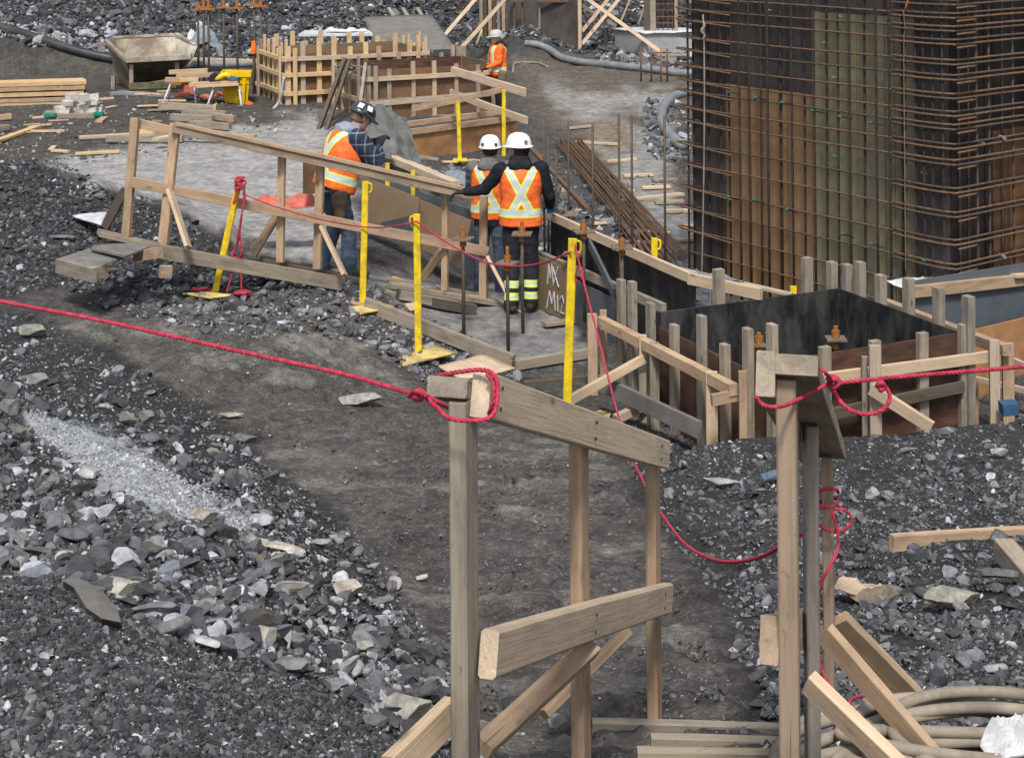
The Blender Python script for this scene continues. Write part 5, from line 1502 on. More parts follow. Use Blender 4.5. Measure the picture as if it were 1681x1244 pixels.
mb('rusty flat bar lying along the dirt edge beside the navy sleeved worker', (850, 222, 24.5), (965, 345, 17.9), .05, .05, M['rust'], name='steel_bar', cat='bar')
crumple('cloth_rag', 'dirty pale cloth on the trench board beside the hand with the blue glove', 'rag', 938, 356, 32, 10, M['plate'], 77, d=16.6)

# hoses
def ghose(label, pts, r, m, lift=.0, cat='hose'):
    pp = [G(x, y) + UP * (r * .8 + lift) for x, y in pts]
    return tag(tube(None, 'hose', pp, r, m, seg=8, step=.2), label, cat)
ghose('grey hose curving over the dirt from the far concrete wall to the cage', [(862, 76), (885, 80), (905, 90), (925, 101), (960, 108), (990, 111), (1020, 115), (1070, 120), (1110, 125), (1180, 128)], .10, M['pipe'])
ghose('curved grey hose end bending round the rocks beside the cage', [(1180, 155), (1135, 157), (1108, 164), (1090, 182), (1086, 202), (1094, 222), (1110, 240), (1122, 247)], .10, M['pipe'])
ghose('black pipe running down the slope from the left edge to the rusty skip', [(-60, 28), (0, 50), (40, 62), (80, 76), (130, 92), (182, 103), (230, 108)], .12, M['pipeblack'])
ghose('second thin black pipe beside the black pipe at the top left', [(-40, 44), (30, 60), (75, 73), (120, 88), (185, 100)], .06, M['pipeblack'])
ghose('grey pipe lying behind the capped bars', [(300, 111), (360, 110), (430, 110), (520, 112)], .11, M['pipe'])
ghose('thin yellow brown cord on the dirt right of the far worker', [(842, 121), (846, 106), (870, 104), (886, 106), (900, 112)], .03, M['hose'])

# far concrete wall with planks, braces
cw = thing('concrete_wall', 'tall dark stained concrete wall with plank side at the top centre', 'wall', P(890, 84, 45))
M['wallst'] = plain('stained_concrete', (.05, .043, .040), .8, var=.5, scale=1.2, dirt=(.17, .16, .15), dirt_amt=.5, scl=(1, 1, .5))
a, b = P(834, 80, 45.5), P(953, 84, 44.8)
panel(cw, 'wall_face', Vector((a.x, a.y, 0)), Vector((b.x, b.y, 0)), -.2, 5.2, .3, M['wallst'])
for i, x in enumerate((790, 797, 805, 812, 819, 827, 834)):
    p = P(x, 80, 47.4 - .28 * i); beam(cw, 'plank', Vector((p.x, p.y, -.2)), Vector((p.x, p.y, 5.1)), .1, .05, (WG, WD, W, WD, WG, W, WG)[i], up=(0, 1, 0))
for i, (x, yb) in enumerate(((845, 60), (858, 70), (886, 50), (933, 60))):
    p = P(x, 80, 44.9); z0 = P(x, yb, 44.9).z
    beam(cw, 'rod', Vector((p.x, p.y, z0)), Vector((p.x, p.y, 5.0)), .05, .05, M['rust'] if i < 2 else WG, up=(0, 1, 0))
for i, (x0, x1, y) in enumerate(((840, 860, 2), (882, 935, 2))):
    beam(cw, 'bracket', P(x0, y, 44.8), P(x1, y, 44.8), .08, .08, M['rust'])
p = P(952, 84, 44.6); beam(cw, 'corner_post', Vector((p.x, p.y, -.2)), Vector((p.x, p.y, 5.1)), .1, .1, WP, up=(0, 1, 0))
for a in (('long pale brace left of the far worker, left one', (706, 86, 42), (790, -12, 45)), ('long pale brace left of the far worker, ending at a post', (751, 86, 41), (840, -14, 45)),
          ('far diagonal brace right of the concrete wall, upper', (955, 52, 45), (1004, -8, 47)), ('far diagonal brace right of the concrete wall, lower', (955, 73, 44.8), (1022, -8, 47)),
          ('pale diagonal brace crossing down to the concrete block', (955, -8, 45), (1087, 87, 43.4)), ('thin leaning brace far behind the crossing braces', (1019, 36, 48), (1038, -10, 48)),
          ('dull brace behind the crossing braces', (953, 8, 46.5), (1012, 44, 46)), ('thin leaning stick left of the far column', (1048, 40, 47), (1060, 5, 47)), ('thin pale stick left of the far concrete wall foot', (779, 80, 45), (791, 50, 46.3))):
    mb(a[0], a[1], a[2], .10 if 'thin' not in a[0] else .05, .05, WP if 'dull' not in a[0] else WG, name='brace', cat='brace', up=(0, 1, 0))
p = P(757, 78, 40.8); board('timber_post', 'square post at the foot of the long pale brace', 'post', Vector((p.x, p.y, -.1)), P(757, 76, 40.8), .26, .12, WG, up=(0, 1, 0))
# concrete block and column form
k0, k1, k2 = P(1010, 83, 45.5), P(1058, 89, 43.8), P(1150, 86, 44.6)
for k in (k0, k1, k2): k.z = 0
h = P(1058, 57, 43.8).z
k3 = k0 + k2 - k1
v = [k0, k1, k2, k3]; vv = [Vector((p.x, p.y, -.3)) for p in v] + [Vector((p.x + (.0), p.y, h)) for p in v]
blk = mesh_obj('concrete_block', vv, [(0, 1, 5, 4), (1, 2, 6, 5), (2, 3, 7, 6), (3, 0, 4, 7), (4, 5, 6, 7), (3, 2, 1, 0)], M['concrete'], origin=k0)
tag(blk, 'pale grey concrete footing block under the far column form', 'concrete block')
slab(blk, 'plastic_cover', [Vector((k0.x - .05, k0.y, h + .05)), Vector((k1.x, k1.y - .08, h + .05)), Vector((k2.x, k2.y - .08, h + .05)), Vector((k3.x, k3.y, h + .05))], .04, M['plasticwhite'], 10, 6, .03, nrm=(0, 0, 1))
cf = thing('column_form', 'far column form of dark boards with open rebar grid, at the top right of centre', 'formwork', P(1085, 45, 44.6))
for x, wd, m in ((1062, .16, WD), (1072, .16, WG), (1110, .08, W)):
    p = P(x, 45, 44.4); beam(cf, 'board', Vector((p.x, p.y, h + .03)), Vector((p.x, p.y, 5.2)), wd, .08, m, up=(0, 1, 0))
p = P(1091, 45, 45.3); beam(cf, 'back_board', Vector((p.x, p.y, h + .03)), Vector((p.x, p.y, 5.2)), .7, .04, M['plyblack'], up=(0, 1, 0))
for x in (1080, 1089, 1097, 1104):
    p = P(x, 45, 44.6); beam(cf, 'bar', Vector((p.x, p.y, h + .03)), Vector((p.x, p.y, 5.2)), .03, .03, M['rust'], up=(0, 1, 0))
for y in (-14, -4, 7, 17, 28, 38):
    beam(cf, 'bar', P(1077, y, 44.5), P(1107, y, 44.5), .03, .03, M['rust'])
for i, x in enumerate((1052, 1069, 1085, 1095)):
    p, t_ = P(x, 133, 37.5), P(x, 80 if i else 78, 37.5)
    o = thing('capped_bar', ('leftmost', 'second', 'third, orange,', 'rightmost')[i] + ' thin bar of four standing in the dirt before the concrete block', 'bar', p, 'thin bars before the concrete block')
    tube(o, 'bar', [Vector((t_.x, t_.y, 0)), t_], .022, M['rust'] if i != 2 else M['steelor'], raw=True, seg=6)
    mesh_obj('cap', *box_geo(t_ + Vector((-.11, 0, -.1)), t_ + Vector((.11, 0, -.1)), .03, .03), M['rust'], o, origin=t_)
mb('flat orange edged board lying before the concrete block', (1078, 90, 42.6), (1135, 91, 42.6), .25, .05, W)
mb('white plastic can on the concrete block edge by the cage', (1132, 86, 42), (1137, 86, 42), .25, .22, M['plasticwhite'], name='plastic_can', cat='can')

# ---------------------------------------------------------------- rusty skip
M['skip'] = plain('rusted_white_skip_steel', (.30, .265, .22), .7, var=.25, scale=3, dirt=(.12, .065, .04), dirt_amt=.75)
M['skipin'] = plain('concrete_crusted_steel', (.44, .40, .33), .8, var=.3, scale=2.5, dirt=(.15, .10, .07), dirt_amt=.8)
M['moss'] = plain('mossy_steel', (.11, .105, .06), .85, var=.4, scale=9, dirt=(.05, .045, .035), dirt_amt=.5)
sk = thing('skip', 'rusty open skip crusted with concrete, standing at the upper left', 'skip', G(240, 150))
FL, FR, BL, BR, LT_, RT_ = P(207, 99, 35.4), P(314, 93, 35.4), P(186, 62, 37.2), P(289, 57, 37.2), P(173, 67, 36.4), P(321, 76, 36.2)
bL, bR, fLb, fRb = P(196, 138, 36.8), P(295, 132, 36.8), P(216, 140, 36.3), P(288, 128, 36.3)
slab(sk, 'back_wall', [BL, BR, bR, bL], .05, M['skipin'], nrm=(0, -1, .5))
slab(sk, 'front_wall', [FL, FR, fRb, fLb], .05, M['moss'], nrm=(0, -1, -.2))
slab(sk, 'side_wall', [LT_, FL, fLb, bL], .05, M['skip'], nrm=(-1, -.4, 0))
slab(sk, 'side_wall', [BL, LT_, bL, bL + Vector((.02, .1, 0))], .05, M['skip'], nrm=(-1, -.4, 0))
slab(sk, 'side_wall', [BR, RT_, FR, fRb], .05, M['skipin'], nrm=(-1, -.3, 0))
beam(sk, 'rim', FL, FR, .12, .12, M['skipin']); beam(sk, 'rim', BL, BR, .06, .06, M['skipin']); beam(sk, 'rim', LT_, FL, .08, .08, M['skip']); beam(sk, 'rim', BR, RT_, .08, .08, M['skipin'])
for (x, y0, y1, Yp) in ((216, 106, 146, 35.5), (291, 102, 118, 35.6), (186, 125, 160, 36)):
    beam(sk, 'leg', P(x, y1, Yp), P(x, y0, Yp), .09, .09, M['skip'], up=(0, 1, 0))
beam(sk, 'base_rail', P(212, 142, 35.3), P(290, 139, 35.3), .1, .14, M['moss'])
mb('bent dark steel plate lying under the rusty skip', (190, 152, 35.2), (300, 160, 34.6), .5, .05, M['pipe'], name='steel_plate', cat='plate')

# ---------------------------------------------------------------- yellow bin
yb = thing('wheeled_bin', 'bright yellow plastic bin behind the sawhorses', 'bin', P(392, 190, 33.2))
def ring(pts): return [P(*p) for p in pts]
r0 = ring([(372, 189, 33.4), (404, 189, 33.1), (406, 186, 33.8), (376, 186, 34.1)])
r1 = ring([(364, 128, 33.4), (410, 128, 33.1), (412, 124, 33.9), (368, 124, 34.2)])
r2 = [p + UP * .0 for p in ring([(362, 127, 33.35), (412, 127, 33.0), (414, 123, 33.9), (366, 122, 34.25)])]; r3 = [p + UP * .10 for p in r2]
v = r0 + r1; f = [(0, 1, 5, 4), (1, 2, 6, 5), (2, 3, 7, 6), (3, 0, 4, 7), (3, 2, 1, 0)]
mesh_obj('body', v, f, M['yellowplastic'], yb, origin=r0[0])
c_ = sum(r3, Vector()) / 4
v = r2 + r3 + [c_ + (p - c_) * .9 for p in r3] + [c_ + (p - c_) * .86 - UP * .25 for p in r3]
f = [(i, (i+1) % 4, 4 + (i+1) % 4, 4 + i) for i in range(4)] + [(4+i, 4+(i+1) % 4, 8+(i+1) % 4, 8+i) for i in range(4)] + [(8+i, 8+(i+1) % 4, 12+(i+1) % 4, 12+i) for i in range(4)] + [(12, 13, 14, 15)]
mesh_obj('rim', v, f, M['yellowplastic'], yb, origin=r2[0])
beam(yb, 'rib', P(398, 186, 33.1), P(401, 130, 33.0), .06, .05, M['yellowplastic'], up=(0, 1, 0))
tag(beam(yb, 'clip', P(406, 178, 33.1), P(412, 168, 33.1), .12, .1, M['orange'], up=(0, 1, 0)))

# sawhorses and timber on them
def horse(label, x0, x1, ytop, ybot, Y, rot=.0):
    t = thing('sawhorse', label, 'sawhorse', P((x0 + x1) / 2, ybot, Y), 'steel sawhorses before the skip')
    a, b = P(x0, ytop, Y), P(x1, ytop, Y + rot)
    beam(t, 'top_bar', a, b, .08, .05, M['steelor'])
    for p, sx in ((a, -1), (b, 1)):
        for sy in (-1, 1):
            q = p + Vector((sx * .1, sy * .28, 0)); q.z = gz(q.x, q.y)
            tube(t, 'leg', [p, q], .02, M['plasticwhite'], raw=True, seg=6)
    return t
horse('left steel sawhorse loaded with boards before the skip', 280, 318, 138, 172, 33.6)
horse('right steel sawhorse with orange top before the yellow bin', 352, 392, 142, 178, 33.0)
for a in (('top board on the left sawhorse stack', (278, 119, 34), (341, 116, 34), .1, .09, WL), ('second board on the left sawhorse stack', (290, 126, 33.8), (350, 123, 33.8), .1, .09, W),
          ('short board end at the left of the sawhorse stack', (272, 131, 33.7), (300, 131, 33.7), .12, .09, W), ('broad board lying across both sawhorses', (312, 139, 33.2), (392, 135, 33.2), .3, .07, W),
          ('orange edged board along the front of the right sawhorse', (322, 143, 32.9), (392, 139, 32.9), .05, .05, WL), ('third board in the sawhorse stack', (296, 132, 33.5), (326, 131, 33.5), .1, .08, WL),
          ('long brown timber of the pile under the sawhorses, top', (262, 173, 31.8), (357, 179, 31.4), .12, .13, WG), ('long brown timber of the pile under the sawhorses, second', (300, 184, 31.0), (372, 188, 30.7), .12, .12, WG),
          ('dark timber of the pile under the sawhorses, third', (282, 192, 30.6), (350, 196, 30.2), .12, .13, WG), ('short block of the pile under the sawhorses, right end', (350, 190, 30.4), (386, 196, 30.2), .12, .12, W),
          ('lowest timber of the pile under the sawhorses', (310, 203, 29.6), (378, 208, 29.2), .12, .12, WG), ('pale board end sticking out of the pile', (352, 176, 31), (356, 176, 31), .2, .12, WL)):
    mb(a[0], a[1], a[2], a[3], a[4], a[5], name='timber_board', cat='board')
rs = thing('circular_saw', 'yellow and black hand saw on the right sawhorse board', 'power saw', P(362, 130, 33.2))
tube(rs, 'body', [P(354, 131, 33.2), P(362, 126, 33.2), P(371, 123, 33.2), P(378, 127, 33.2)], .055, M['yellow'], seg=8, step=.05)
mesh_obj('blade_guard', *cyl_geo(P(352, 130, 33.15), P(352, 130, 33.3), .12, None, 14), M['black'], rs, origin=P(352, 130, 33.2))
tag(tube(None, 'bucket', [P(384, 134, 33.2), P(384, 128, 33.2)], .13, M['blue'], raw=True, seg=12), 'small blue container on the right sawhorse beside the saw', 'container')
crumple('tarpaulin', 'orange red cloth bundle under the left sawhorse', 'tarpaulin', 305, 164, 34, 26, M['tarpred'], 51, d=33.9)
crumple('tarpaulin', 'orange red cloth bundle under the right sawhorse', 'tarpaulin', 348, 166, 40, 24, M['tarpred'], 52, d=33.7)

# lumber stack at the left edge
ls = [(132, 139), (140, 147), (149, 156), (158, 165), (166, 173)]
for i, (y0, y1) in enumerate(ls):
    mb(('top', 'second', 'third', 'fourth', 'bottom')[i] + ' layer board of the long timber stack at the left edge', (-60, (y0 + y1) / 2 + 4, 33.0), (140 - 2 * i, (y0 + y1) / 2 - 2, 33.8), .6, .085, WL if i % 2 == 0 else W)
p = P(139, 128, 33.9); board('timber_post', 'thin dark post at the right end of the long timber stack', 'post', Vector((p.x, p.y, 0)), P(139, 128, 33.9), .05, .05, WD, up=(0, 1, 0))
def lump(name, label, cat, x, y, w, h, mat, seed, Y):
    V, F = ico(3); p = P(x, y, Y); s = F_PX / Y
    n = 1 + .9 * fbm(V[:, 0] * 1.7 + seed, V[:, 1] * 1.7 + V[:, 2] * 1.3, 3, seed)
    V = V * n[:, None] * np.array([w / s / 2, w / s / 2.6, h / s / 2]) + np.array([0, 0, h / s / 2])
    return tag(mesh_obj(name, V.tolist(), F.tolist(), mat, None, Matrix.Translation(p), smooth=True), label, cat)
# pallet with sacks
pl = thing('pallet', 'low grey pallet with green edge blocks carrying white sacks', 'pallet', P(120, 190, 31.5))
beam(pl, 'deck', P(72, 187, 31.4), P(172, 186, 31.6), .8, .04, WG); beam(pl, 'stringer', P(74, 192, 31.0), P(170, 191, 31.2), .08, .1, WG)
beam(pl, 'corner_block', P(73, 189, 30.95), P(92, 189, 30.95), .1, .07, M['green']); beam(pl, 'corner_block', P(154, 187, 31.1), P(170, 187, 31.1), .1, .07, M['green'])
M['blockpale'] = plain('pale_insulation_block', (.55, .53, .48), .8, var=.15, scale=20, dirt=(.35, .32, .28))
for k in range(15):
    row = 0 if k < 8 else (1 if k < 12 else 2)
    x = (98 + 9 * k, 110 + 13 * (k - 8), 118 + 18 * (k - 12))[row] + R.uniform(-2, 2); y = (180, 169, 160)[row] + R.uniform(-2, 2)
    c = P(x, y, 31.5 + R.uniform(-.15, .25)); a = R.uniform(-1.2, 1.2); d = Vector((math.cos(a), math.sin(a), R.uniform(-.15, .15))) * .10
    board('pale_block', 'pale dusty block in the heap piled on the grey pallet', 'block', c - d, c + d, R.uniform(.10, .15), R.uniform(.09, .15), M['blockpale'], group='pale blocks piled on the pallet')
gb('timber_plank', 'pale plank lying on the dirt at the left edge', -30, 246, 62, 213, .14, .05, WL, lift=.06)
gb('timber_plank', 'short timber at the very left edge above the pale plank', -20, 220, 14, 216, .1, .1, WG, lift=.08)
gb('timber_plank', 'small brown block on the dirt at the left edge', 0, 200, 18, 198, .1, .1, W, lift=.08)
for i, a in enumerate(((130, 232, 290, 222), (175, 236, 300, 236), (230, 226, 330, 224), (255, 232, 420, 238), (255, 246, 285, 240))):
    gb('timber_plank', 'plank lying behind the sloping railing, ' + ('long thin leftmost', 'brown and thick', 'pale upper', 'longest reaching right', 'short stub in front')[i], *a, .14 if i != 1 else .1, .05 if i != 1 else .1, (WP, WG, WL, W, WP)[i], lift=.06 + .03 * i)

# offcuts and sticks thrown about the working area
_oc = (('pale', M['woodpale']), ('tan', M['wood']), ('grey', M['woodgrey']), ('bright', M['woodlit']))
for i, (x0, x1, y0, y1, n, where) in enumerate(((60, 330, 165, 215, 12, 'on the dirt around the pallet of sacks'), (200, 300, 150, 185, 6, 'beside the skip and the sawhorses'), (20, 260, 205, 260, 7, 'on the dirt behind the left railing'),
        (880, 1000, 290, 420, 6, 'on the broken ground behind the trench board'), (1040, 1125, 300, 470, 8, 'near the foot of the rebar cage'), (600, 1000, 470, 600, 6, 'around the anchor rods'), (690, 800, 262, 285, 5, 'behind the white helmets'))):
    for k in range(n):
        x, y = R.uniform(x0, x1), R.uniform(y0, y1); p = G(x, y); a = R.uniform(-.5, .5) + (math.pi / 2 if R.random() < .15 else 0); L = R.uniform(.15, .55) * (1.4 if y < 260 else 1)
        d = Vector((math.cos(a), math.sin(a), 0)) * L / 2
        nm, mt = _oc[R.randrange(4)]
        A, B = p - d, p + d; A.z = gz(A.x, A.y) + .03; B.z = gz(B.x, B.y) + .03
        board('offcut', nm + ' timber offcut lying ' + where, 'offcut', A, B, R.choice((.04, .09, .14)), R.choice((.02, .04)), mt, group='timber offcuts ' + where)
# ---------------------------------------------------------------- people
def lathe_caps(p0, r0, p1, r1, seg=14):
    """tapered capsule"""
    p0, p1 = Vector(p0), Vector(p1)
    d = p1 - p0; L = d.length
    x = d.normalized() if L > 1e-6 else Vector((0, 0, 1))
    t = Vector((1, 0, 0)) if abs(x.x) < .9 else Vector((0, 1, 0))
    y = x.cross(t).normalized(); z = x.cross(y)
    rings = []
    for k in range(1, 5):
        a = -math.pi / 2 + k * math.pi / 8
        rings.append((p0 + x * (r0 * math.sin(a)), r0 * math.cos(a)))
    for k in range(0, 4):
        a = k * math.pi / 8
        rings.append((p1 + x * (r1 * math.sin(a)), r1 * math.cos(a)))
    v, f = [], []
    for c, r in rings:
        for k in range(seg):
            a = 2 * math.pi * k / seg; v.append(c + y * (r * math.cos(a)) + z * (r * math.sin(a)))
    n = len(rings)
    for i in range(n - 1):
        for k in range(seg): f.append((i*seg + k, i*seg + (k+1) % seg, (i+1)*seg + (k+1) % seg, (i+1)*seg + k))
    v.append(p0 - x * r0); f += [(len(v) - 1, (k+1) % seg, k) for k in range(seg)]
    v.append(p1 + x * r1); f += [(len(v) - 1, (n-1)*seg + k, (n-1)*seg + (k+1) % seg) for k in range(seg)]
    return v, f

def loft(rings, seg=20):
    """rings: (centre, half width vector, half depth vector)"""
    v, f = [], []
    for c, a, b in rings:
        for k in range(seg):
            t = 2 * math.pi * k / seg
            ct, st = math.cos(t), math.sin(t)
            e = .82
            v.append(Vector(c) + Vector(a) * (math.copysign(abs(ct) ** e, ct)) + Vector(b) * (math.copysign(abs(st) ** e, st)))
    n = len(rings)
    for i in range(n - 1):
        for k in range(seg): f.append((i*seg + k, i*seg + (k+1) % seg, (i+1)*seg + (k+1) % seg, (i+1)*seg + k))
    f.append(tuple(range(seg - 1, -1, -1))); f.append(tuple((n-1)*seg + k for k in range(seg)))
    return v, f

def blend(name, parts, voxel, mat, parent, root, smooth_it=6, folds=0.0, fscale=14, seed=1, cutfn=None):
    """fuse overlapping shapes into one continuous skin"""
    v, f = join_geo(parts)
    me = bpy.data.meshes.new('tmp'); me.from_pydata([tuple(x) for x in v], [], f)
    o = link(bpy.data.objects.new('tmp', me))
    m = o.modifiers.new('r', 'REMESH'); m.mode = 'VOXEL'; m.voxel_size = voxel; m.use_smooth_shade = True
    s = o.modifiers.new('s', 'SMOOTH'); s.iterations = smooth_it; s.factor = .5
    bpy.context.view_layer.update()
    dg = bpy.context.evaluated_depsgraph_get()
    ev = bpy.data.meshes.new_from_object(o.evaluated_get(dg))
    bpy.data.objects.remove(o)
    n = len(ev.vertices)
    co = np.empty(n * 3, np.float32); ev.vertices.foreach_get('co', co); co = co.reshape(-1, 3)
    if folds:
        no = np.empty(n * 3, np.float32); ev.vertices.foreach_get('normal', no); no = no.reshape(-1, 3)
        d = fbm(co[:, 0] * fscale + co[:, 1] * fscale * .6, co[:, 2] * fscale * .9 + co[:, 1] * fscale * .5, 3, seed)
        d = d + .6 * fbm(co[:, 0] * fscale * .5 + 9, co[:, 2] * fscale * 1.6, 2, seed + 5)
        co = co + no * (d * folds * 2)[:, None]
    ev.vertices.foreach_set('co', co.astype(np.float32).ravel()); ev.update()
    ev.name = name
    ev.materials.clear(); ev.materials.append(mat)
    ev.polygons.foreach_set('use_smooth', [True] * len(ev.polygons))
    ob = link(bpy.data.objects.new(name, ev))
    return ob, co

def attr(ob, name, vals):
    a = ob.data.attributes.new(name, 'FLOAT', 'POINT'); a.data.foreach_set('value', np.asarray(vals, np.float32))

M['skin'] = plain('skin', (.50, .30, .22), .55, var=.08, scale=20)
M['jeans'] = plain('blue_jeans', (.055, .085, .135), .85, var=.25, scale=16, dirt=(.12, .15, .19), dirt_amt=.5)
M['navy'] = plain('navy_work_cloth', (.008, .010, .018), .85, var=.3, scale=14)
M['blackcloth'] = plain('black_cloth', (.012, .012, .014), .85, var=.3, scale=14)
M['greyhood'] = plain('grey_fleece', (.13, .125, .13), .9, var=.15, scale=18)
M['bluehood'] = plain('pale_blue_grey_hood', (.24, .28, .34), .9, var=.15, scale=18)
M['boot'] = plain('muddy_boot_leather', (.06, .05, .04), .8, var=.3, scale=20, dirt=(.14, .12, .10))
M['pouch'] = plain('brown_leather_pouch', (.17, .12, .085), .75, var=.3, scale=12, dirt=(.08, .065, .05))
M['helmetwhite'] = plain('white_hard_hat', (.74, .77, .80), .3, var=.04, scale=6, spec=.5)
M['helmetdark'] = plain('dark_hard_hat', (.035, .045, .05), .3, var=.2, scale=6, spec=.5)
M['helmetgrey'] = plain('grey_green_hard_hat', (.45, .48, .44), .35, var=.3, scale=14, dirt=(.12, .13, .12))
M['glove'] = plain('dark_work_glove', (.02, .022, .025), .85)
M['gloveblue'] = plain('blue_work_glove', (.05, .22, .48), .7)
M['hairdark'] = plain('dark_hair', (.03, .02, .015), .8)

def vest_mat():
    m, nt, b = new_mat('orange_safety_vest')
    at = nt.nodes.new('ShaderNodeAttribute'); at.attribute_name = 'stripe'
    d = at.outputs['Fac']
    f = noise(nt, coords(nt, (1, 1, 1), False), 30, 4)
    org = ramp(nt, f, [(.3, (.70, .11, .015)), (.7, (.90, .18, .03))])
    lime = math_(nt, 'LESS_THAN', d, .042); silver = math_(nt, 'LESS_THAN', d, .026)
    c = mix(nt, lime, org, (.62, .80, .10)); c = mix(nt, silver, c, (.50, .56, .57))
    nt.links.new(c, b.inputs['Base Color']); b.inputs['Roughness'].default_value = .65
    return m
M['vest'] = vest_mat()
def plaid_mat():
    m, nt, b = new_mat('navy_plaid_flannel')
    tc = nt.nodes.new('ShaderNodeTexCoord'); sp = nt.nodes.new('ShaderNodeSeparateXYZ'); nt.links.new(tc.outputs['Object'], sp.inputs[0])
    def lines(src, f, w):
        fr = math_(nt, 'FRACT', math_(nt, 'MULTIPLY', src, f)); return math_(nt, 'LESS_THAN', fr, w)
    u = math_(nt, 'ADD', sp.outputs[0], sp.outputs[1])
    a = lines(u, 9, .14); c_ = lines(sp.outputs[2], 9, .14); a2 = lines(math_(nt, 'ADD', u, .05), 9, .4); c2 = lines(math_(nt, 'ADD', sp.outputs[2], .05), 9, .4)
    c = mix(nt, a2, (.010, .014, .040), (.016, .026, .055)); c = mix(nt, c2, c, (.010, .030, .048))
    c = mix(nt, math_(nt, 'MULTIPLY', math_(nt, 'ADD', a, c_), .34), c, (.36, .38, .44))
    nt.links.new(c, b.inputs['Base Color']); b.inputs['Roughness'].default_value = .9
    return m
M['plaid'] = plaid_mat()
def band_mat():
    m, nt, b = new_mat('navy_trousers_with_bands')
    at = nt.nodes.new('ShaderNodeAttribute'); at.attribute_name = 'stripe'
    d = at.outputs['Fac']
    c = mix(nt, math_(nt, 'LESS_THAN', d, .036), (.009, .011, .019), (.66, .85, .12)); c = mix(nt, math_(nt, 'LESS_THAN', d, .015), c, (.55, .6, .5))
    nt.links.new(c, b.inputs['Base Color']); b.inputs['Roughness'].default_value = .8
    return m
M['navyband'] = band_mat()

def seg_dist(co, a, b):
    a, b = np.array(a), np.array(b); ab = b - a
    t = np.clip(((co - a) @ ab) / (ab @ ab), 0, 1)
    return np.linalg.norm(co - a - t[:, None] * ab, axis=1)

